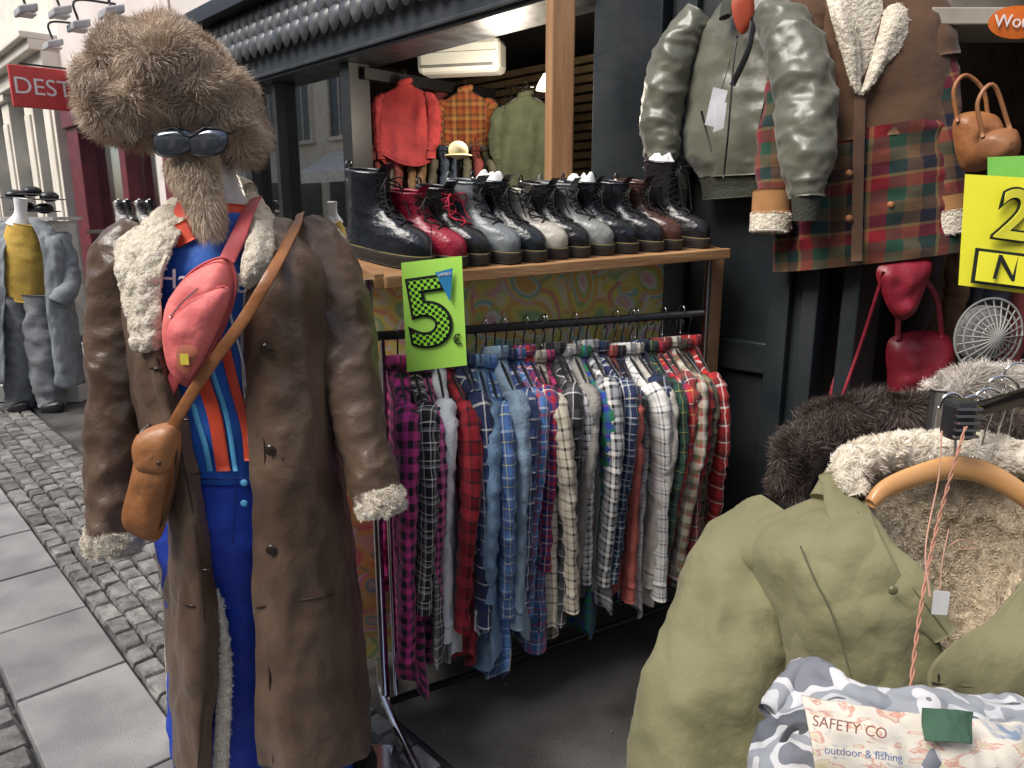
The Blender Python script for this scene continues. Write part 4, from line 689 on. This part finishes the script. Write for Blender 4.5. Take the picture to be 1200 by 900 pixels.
hg=grp('wooden_hanger'); hw=mat('hanger_wood',(.62,.33,.13),(.48,.23,.08),rough=.35,scale=12,coat=.3,stretch=(.4,1,3))
mk('arms',[tubeg([(1020,590,.90),(1040,572,.91),(1080,556,.92),(1118,548,.925),(1158,556,.92),(1205,585,.91),(1245,622,.90)],[(.008,.008),(.013,.009),(.015,.009),(.016,.009),(.015,.009),(.013,.009),(.009,.008)],n=60,segs=20)],hw,hg)
mk('hook',[wire([(1120,552,.925),(1120,515,.925),(1124,495,.925),(1132,478,.925),(1122,462,.925),(1108,464,.925),(1100,478,.925)],.0022,n=50,segs=10)],chrome,hg)
for i,(u,v,Y) in enumerate(((1165,470,1.05),(1180,455,1.15),(1200,440,1.28),(1148,478,1.0))):
    g=grp('metal_hanger'); mk('hook',[wire([(u,v+60,Y),(u+6,v+30,Y),(u+14,v,Y),(u,v-14,Y),(u-18,v-10,Y),(u-26,v+6,Y)],.002,n=40,segs=8)],chrome,g); mk('arms',[wire([(u-80,v+95,Y),(u,v+60,Y),(u+80,v+95,Y)],.003,n=20)],chrome,g)
# dark fur coat behind
fc=grp('fur_collar_coat'); fcol=tubeg([(925,588,1.27),(935,540,1.28),(965,505,1.30),(1020,488,1.32),(1090,492,1.32),(1160,505,1.30),(1230,520,1.3)],[(.025,.03),(.042,.04),(.045,.04),(.040,.04),(.04,.04),(.035,.04),(.035,.04)],n=50,segs=24)
mk('collar_base',[fcol],mat('dark_fur_base',(.04,.028,.022)),fc); fuzz('collar_fur',fcol,furdark,fc,28000,.026,w=.0011,center=pt(1080,560,1.35),toward=None,droop=.2,jit=.3,clump=.8,seed=41,cf=60)
mk('body',[tubeg([(1080,520,1.38),(1080,560,1.38),(1080,700,1.38),(1080,1000,1.38)],[(.12,.06),(.2,.08),(.22,.09),(.22,.09)],amp=.01)],mat('dark_suede',(.05,.03,.02),rough=.9),fc)
ff=grp('cream_fur_coat'); fcl=tubeg([(1095,470,1.62),(1120,452,1.64),(1165,448,1.66),(1240,450,1.66)],[(.03,.03),(.035,.035),(.035,.035),(.035,.035)],n=30); mk('collar',[fcl],mat('cream_fur_base',(.5,.46,.42)),ff); fuzz('fur',fcl,mat('cream_fur',(.75,.70,.64),(.5,.45,.4),rough=.8,scale=14,island=.3),ff,12000,.028,w=.0013,center=pt(1165,480,1.66),droop=.2,seed=45,cf=60,jit=.35,clump=.7)
mk('body',[tubeg([(1170,470,1.7),(1170,520,1.7),(1170,900,1.7)],[(.1,.05),(.22,.08),(.22,.08)],amp=.01)],mat('tan_coat',(.3,.2,.1)),ff)
# string + tag
st_=grp('price_tag'); tw=[]
for k in (0,math.pi):
    P=[]
    for i in range(60):
        t=i/59; b_=pt(1132,500,.88).lerp(pt(1060,905,.60),t); b_=b_+Vector((.0016*math.cos(t*70+k),.0,.0016*math.sin(t*70+k)))+Vector((-.014*math.sin(t*3.1),0,0)); P.append(b_)
    tw.append(wire(P,.0011,n=160,segs=6))
mk('twisted_string',tw,mat('pink_string',(.50,.24,.16),rough=.9),st_)
mk('string_loop',[wire([(1104,505,.88),(1100,560,.80),(1085,640,.74),(1090,700,.70)],.0009,n=30),wire([(1112,620,.76),(1104,660,.73),(1102,690,.72)],.0006,n=16),wire([(1112,640,.76),(1128,632,.76),(1146,642,.76),(1120,644,.76)],.0006,n=16)],mat('pink_string2',(.55,.30,.22)),st_)
mk('card',[rectg(pt(1092,720,.72),pt(1110,721,.72),pt(1114,694,.72),pt(1095,692,.72),0)],whitep,st_,False,thick=.0008)
# camo bag
cm,nt,N,L,B=newmat('snow_camo'); B.inputs['Roughness'].default_value=.85; tc=N.new('ShaderNodeTexCoord'); n1=N.new('ShaderNodeTexNoise'); n1.inputs['Scale'].default_value=18; n1.inputs['Detail'].default_value=1.5; L.new(tc.outputs['Object'],n1.inputs['Vector'])
r=N.new('ShaderNodeValToRGB'); r.color_ramp.interpolation='CONSTANT'; e=r.color_ramp.elements; e[0].color=(.10,.11,.13,1); e[1].position=.38; e[1].color=(.50,.51,.53,1)
for p,cv in((.45,(.27,.29,.32)),(.54,(.56,.56,.58)),(.61,(.17,.18,.21))): x=e.new(p); x.color=(*cv,1)
L.new(n1.outputs[0],r.inputs[0]); L.new(r.outputs[0],B.inputs['Base Color'])
cb=grp('camouflage_bag')
mk('body',[clothg([[(952,778,.70),(1020,800,.66),(1100,815,.66),(1200,825,.68),(1320,840,.7)],[(905,830,.66),(990,850,.61),(1090,860,.60),(1200,870,.61),(1320,880,.64)],[(880,900,.64),(980,910,.58),(1090,915,.57),(1200,920,.58),(1320,930,.62)],[(880,1050,.62),(980,1060,.58),(1090,1060,.58),(1200,1060,.6),(1320,1060,.62)]],nr=80,nc=100,amp=.009,freq=15,st=1,seed=51)],cm,cb,thick=.003)
prM,nt,N,L,B=newmat('printed_cotton'); B.inputs['Roughness'].default_value=.9; tc=N.new('ShaderNodeTexCoord')
mpn=N.new('ShaderNodeMapping'); mpn.inputs['Scale'].default_value=(1,1,3.2); L.new(tc.outputs['Object'],mpn.inputs[0])
n1=N.new('ShaderNodeTexNoise'); n1.inputs['Scale'].default_value=38; n1.inputs['Detail'].default_value=3; n1.inputs['Distortion'].default_value=.8; L.new(mpn.outputs[0],n1.inputs['Vector'])
r=N.new('ShaderNodeValToRGB'); e=r.color_ramp.elements; e[0].position=.30; e[0].color=(.20,.26,.36,1); e[1].position=.38; e[1].color=(.60,.56,.48,1)
for p,cv in((.55,(.64,.60,.52)),(.59,(.52,.25,.2)),(.63,(.62,.56,.45)),(.70,(.50,.44,.28))): x=e.new(p); x.color=(*cv,1)
L.new(n1.outputs[0],r.inputs[0]); L.new(r.outputs[0],B.inputs['Base Color'])
mk('printed_front',[clothg([[(940,822,.640),(1030,832,.610),(1110,845,.607),(1200,850,.615),(1290,862,.635)],[(950,870,.585),(1040,880,.572),(1110,888,.571),(1195,892,.575),(1290,900,.60)],[(960,945,.570),(1045,950,.555),(1115,955,.555),(1200,955,.56),(1290,960,.59)]],nr=50,nc=80,amp=.005,freq=16,seed=52)],prM,cb,thick=.002)
mk('green_patch',[clothg([[(1080,830,.590),(1110,832,.586),(1138,834,.588)],[(1080,850,.580),(1110,852,.575),(1138,854,.578)],[(1084,868,.568),(1110,870,.564),(1136,872,.568)]],nr=16,nc=16,amp=.002,freq=40)],mat('green_felt',(.05,.11,.07),rough=.95),cb,False,thick=.002)
M=frame(pt(996,853,.572),(1,.05,-.22),(0,-.9,.45)); textobj('print_lettering','SAFETY CO',.013,M,mat('print_brown',(.36,.16,.13)),cb,extr=.0003)
M=frame(pt(1012,884,.552),(1,.05,-.14),(0,-.9,.45)); textobj('print_lettering','outdoor & fishing',.0095,M,mat('print_blue',(.16,.22,.38)),cb,extr=.0003)
mk('binding',[tubeg([(900,835,.66),(945,782,.70),(1000,812,.655),(1080,832,.645),(1200,838,.645),(1320,845,.66)],[(.010,.010)]*6,n=80,amp=.003,freq=30)],cm,cb)
mk('ribbon_bow',[tubeg([(915,880,.63),(935,852,.62),(955,880,.61),(930,905,.61)],[(.007,.002)]*4,n=30)],mat('bow_grey',(.12,.13,.15)),cb)
# ------------------------------------------------------------------ interior garments
def hangj(name,u,v,Y,c,w=.5,L=.6,par=None):
    m=mat(name,c,tuple(x*.6 for x in c),rough=.85,bump=.3); shirt(pt(u,v,Y),Vector((1,-.15,0)),None,m,L=L,seed=u*.1,sl=.42,name=name,scale=w/.46)
hangj('red_jacket',474,98,4.95,(.40,.035,.035),w=.36,L=.62)
m=plaid('orange_pattern',[(0,(.42,.12,.04)),(.3,(.25,.05,.03)),(.55,(.5,.25,.08)),(.8,(.12,.08,.04))],9); shirt(pt(545,106,5.3),Vector((1,-.15,0)),None,m,L=.7,seed=5.5,sl=.42,name='orange_shirt',scale=.82)
hangj('maroon_jacket',517,108,5.45,(.2,.035,.035),w=.34,L=.7)
hangj('green_jacket',616,112,4.95,(.06,.07,.035),w=.36,L=.7)
for i in range(16):
    u=440+i*13; cc=random.choice([(.2,.04,.03),(.10,.09,.06),(.05,.07,.10),(.2,.11,.05),(.32,.30,.26),(.08,.02,.02)])
    m=mat('hung_garment_cloth',cc,rough=.9); shirt(pt(u,178,5.2),Vector((.2,-1,0)),None,m,L=.8,seed=i*1.1,name='hung_garment',scale=.9)
g=grp('interior_clothes_rail'); mk('rail',[wire([pt(430,172,5.2),pt(650,172,5.2)],.014)],chrome,g)
gw=[]
for i in range(9): gw.append(wire([pt(592+i*7,100,5.3),pt(592+i*7,190,5.3)],.004))
for i in range(8): gw.append(wire([pt(590,102+i*12,5.31),pt(650,102+i*12,5.31)],.004))
g=grp('wire_display_grid'); mk('grid',gw,chrome,g)
cg=grp('straw_cap'); cpos=pt(537,176,4.3); mk('crown',[blob(cpos,.055,.065,.05,.005,1)],mat('cap_cream',(.7,.6,.35)),cg); mk('brim',[pillowg([cpos+Vector((.08*math.cos(t),.08*math.sin(t),-.03)) for t in np.linspace(0,6.283,12,endpoint=False)],bulge=.012,toward=(0,0,1))],mat('cap_brim',(.65,.55,.3)),cg)
mk('stand',[wire([cpos-Vector((0,0,.03)),Vector((cpos.x,cpos.y,0))],.012)],blackm,cg)
for i,cc in enumerate([(.07,.04,.035),(.16,.08,.04),(.04,.04,.06),(.2,.04,.04),(.07,.07,.06),(.14,.10,.07)]):
    m=mat('dark_garment_cloth',cc,rough=.85); shirt(pt(1040+i*34,235,3.1),Vector((.4,-1,0)),None,m,L=.85,seed=i*2.3,name='hung_garment')
g=grp('hanging_rail'); mk('rail',[wire([pt(1000,222,3.1),pt(1260,222,3.1)],.014)],chrome,g)
# left display bits
for i,u in enumerate((142,152,166,178)):
    M=Matrix.Translation(pt(u,266,6.3)+Vector((0,0,.03)))@Matrix.Rotation(-.9,4,'Z')@Matrix.Scale(.85,4); boot(M,leatherM('shoe_leather',random.choice([(.4,.38,.36),(.04,.04,.04),(.3,.15,.07)])),lb,.20,True)
g=grp('shoe_shelf'); mk('board',[boxg(pt(160,271,6.35),(.62,0,0),(0,.4,0),(0,0,.025)),boxg(pt(160,271,6.35)-Vector((0,0,.7)),(.5,0,0),(0,.3,0),(0,0,1.3))],mat('shelf_dark',(.08,.06,.05)),g,False)
for i,(u,v) in enumerate(((18,232),(38,228),(58,234),(30,246),(52,248))):
    g=grp('black_hat'); p=pt(u,v,7.4); mk('crown',[blob(p+Vector((0,0,.03)),.08,.09,.05,.005,i)],blackm,g); mk('brim',[pillowg([p+Vector((.15*math.cos(t),.15*math.sin(t),0)) for t in np.linspace(0,6.283,12,endpoint=False)],bulge=.012,toward=(0,0,1))],blackm,g)
g=grp('hat_stand'); mk('board',[boxg(pt(38,256,7.45),(.7,0,0),(0,.5,0),(0,0,.03)),boxg(pt(38,256,7.45)-Vector((0,0,.75)),(.6,0,0),(0,.4,0),(0,0,1.45))],mat('white_stand',(.55,.55,.52)),g,False)
g=grp('shoe_display'); ds=pt(20,470,6.35)
mk('step',[boxg((ds.x,6.5,.08),(1.3,0,0),(0,.6,0),(0,0,.15)),boxg((ds.x,6.7,.3),(1.3,0,0),(0,.3,0),(0,0,.3))],white,g,False,bevel=.008)
for i in range(9):
    g=grp('black_shoe'); p=Vector((ds.x-.5+.13*i,6.33,.19)) if i%2 else Vector((ds.x-.5+.13*i,6.6,.49))
    mk('upper',[pillowg([p+Vector((-.04,.1,0)),p+Vector((.04,.1,0)),p+Vector((.045,-.08,0)),p+Vector((0,-.14,0)),p+Vector((-.045,-.08,0))],bulge=.05,toward=(0,0,1),rings=5,n=24)],blackm,g)
# ------------------------------------------------------------------ camera, light
cam=bpy.data.cameras.new('camera'); co=bpy.data.objects.new('camera',cam); scn.collection.objects.link(co); co.location=(0,0,EYE); co.rotation_euler=(math.pi/2-PITCH,0,0)
cam.lens=26; cam.sensor_width=36; cam.clip_start=.05; cam.clip_end=500; scn.camera=co
w=bpy.data.worlds.new('World'); scn.world=w; w.use_nodes=True; nt=w.node_tree; sk=nt.nodes.new('ShaderNodeTexSky'); sk.sky_type='NISHITA'; sk.sun_disc=False
el,az=math.radians(48),math.radians(-122)
sk.sun_elevation=el; sk.sun_rotation=az; sk.dust_density=3.0; nt.links.new(sk.outputs[0],nt.nodes['Background'].inputs[0]); nt.nodes['Background'].inputs[1].default_value=.15
sd=bpy.data.lights.new('sun','SUN'); sd.energy=4.6; sd.angle=math.radians(35); sd.color=(1,.96,.9); so=bpy.data.objects.new('sun',sd); scn.collection.objects.link(so)
dirv=Vector((math.sin(az)*math.cos(el),math.cos(az)*math.cos(el),math.sin(el))); so.rotation_euler=dirv.to_track_quat('Z','Y').to_euler(); so.location=(0,0,10)
scn.view_settings.view_transform='Standard'; scn.view_settings.look='None'; scn.view_settings.exposure=0
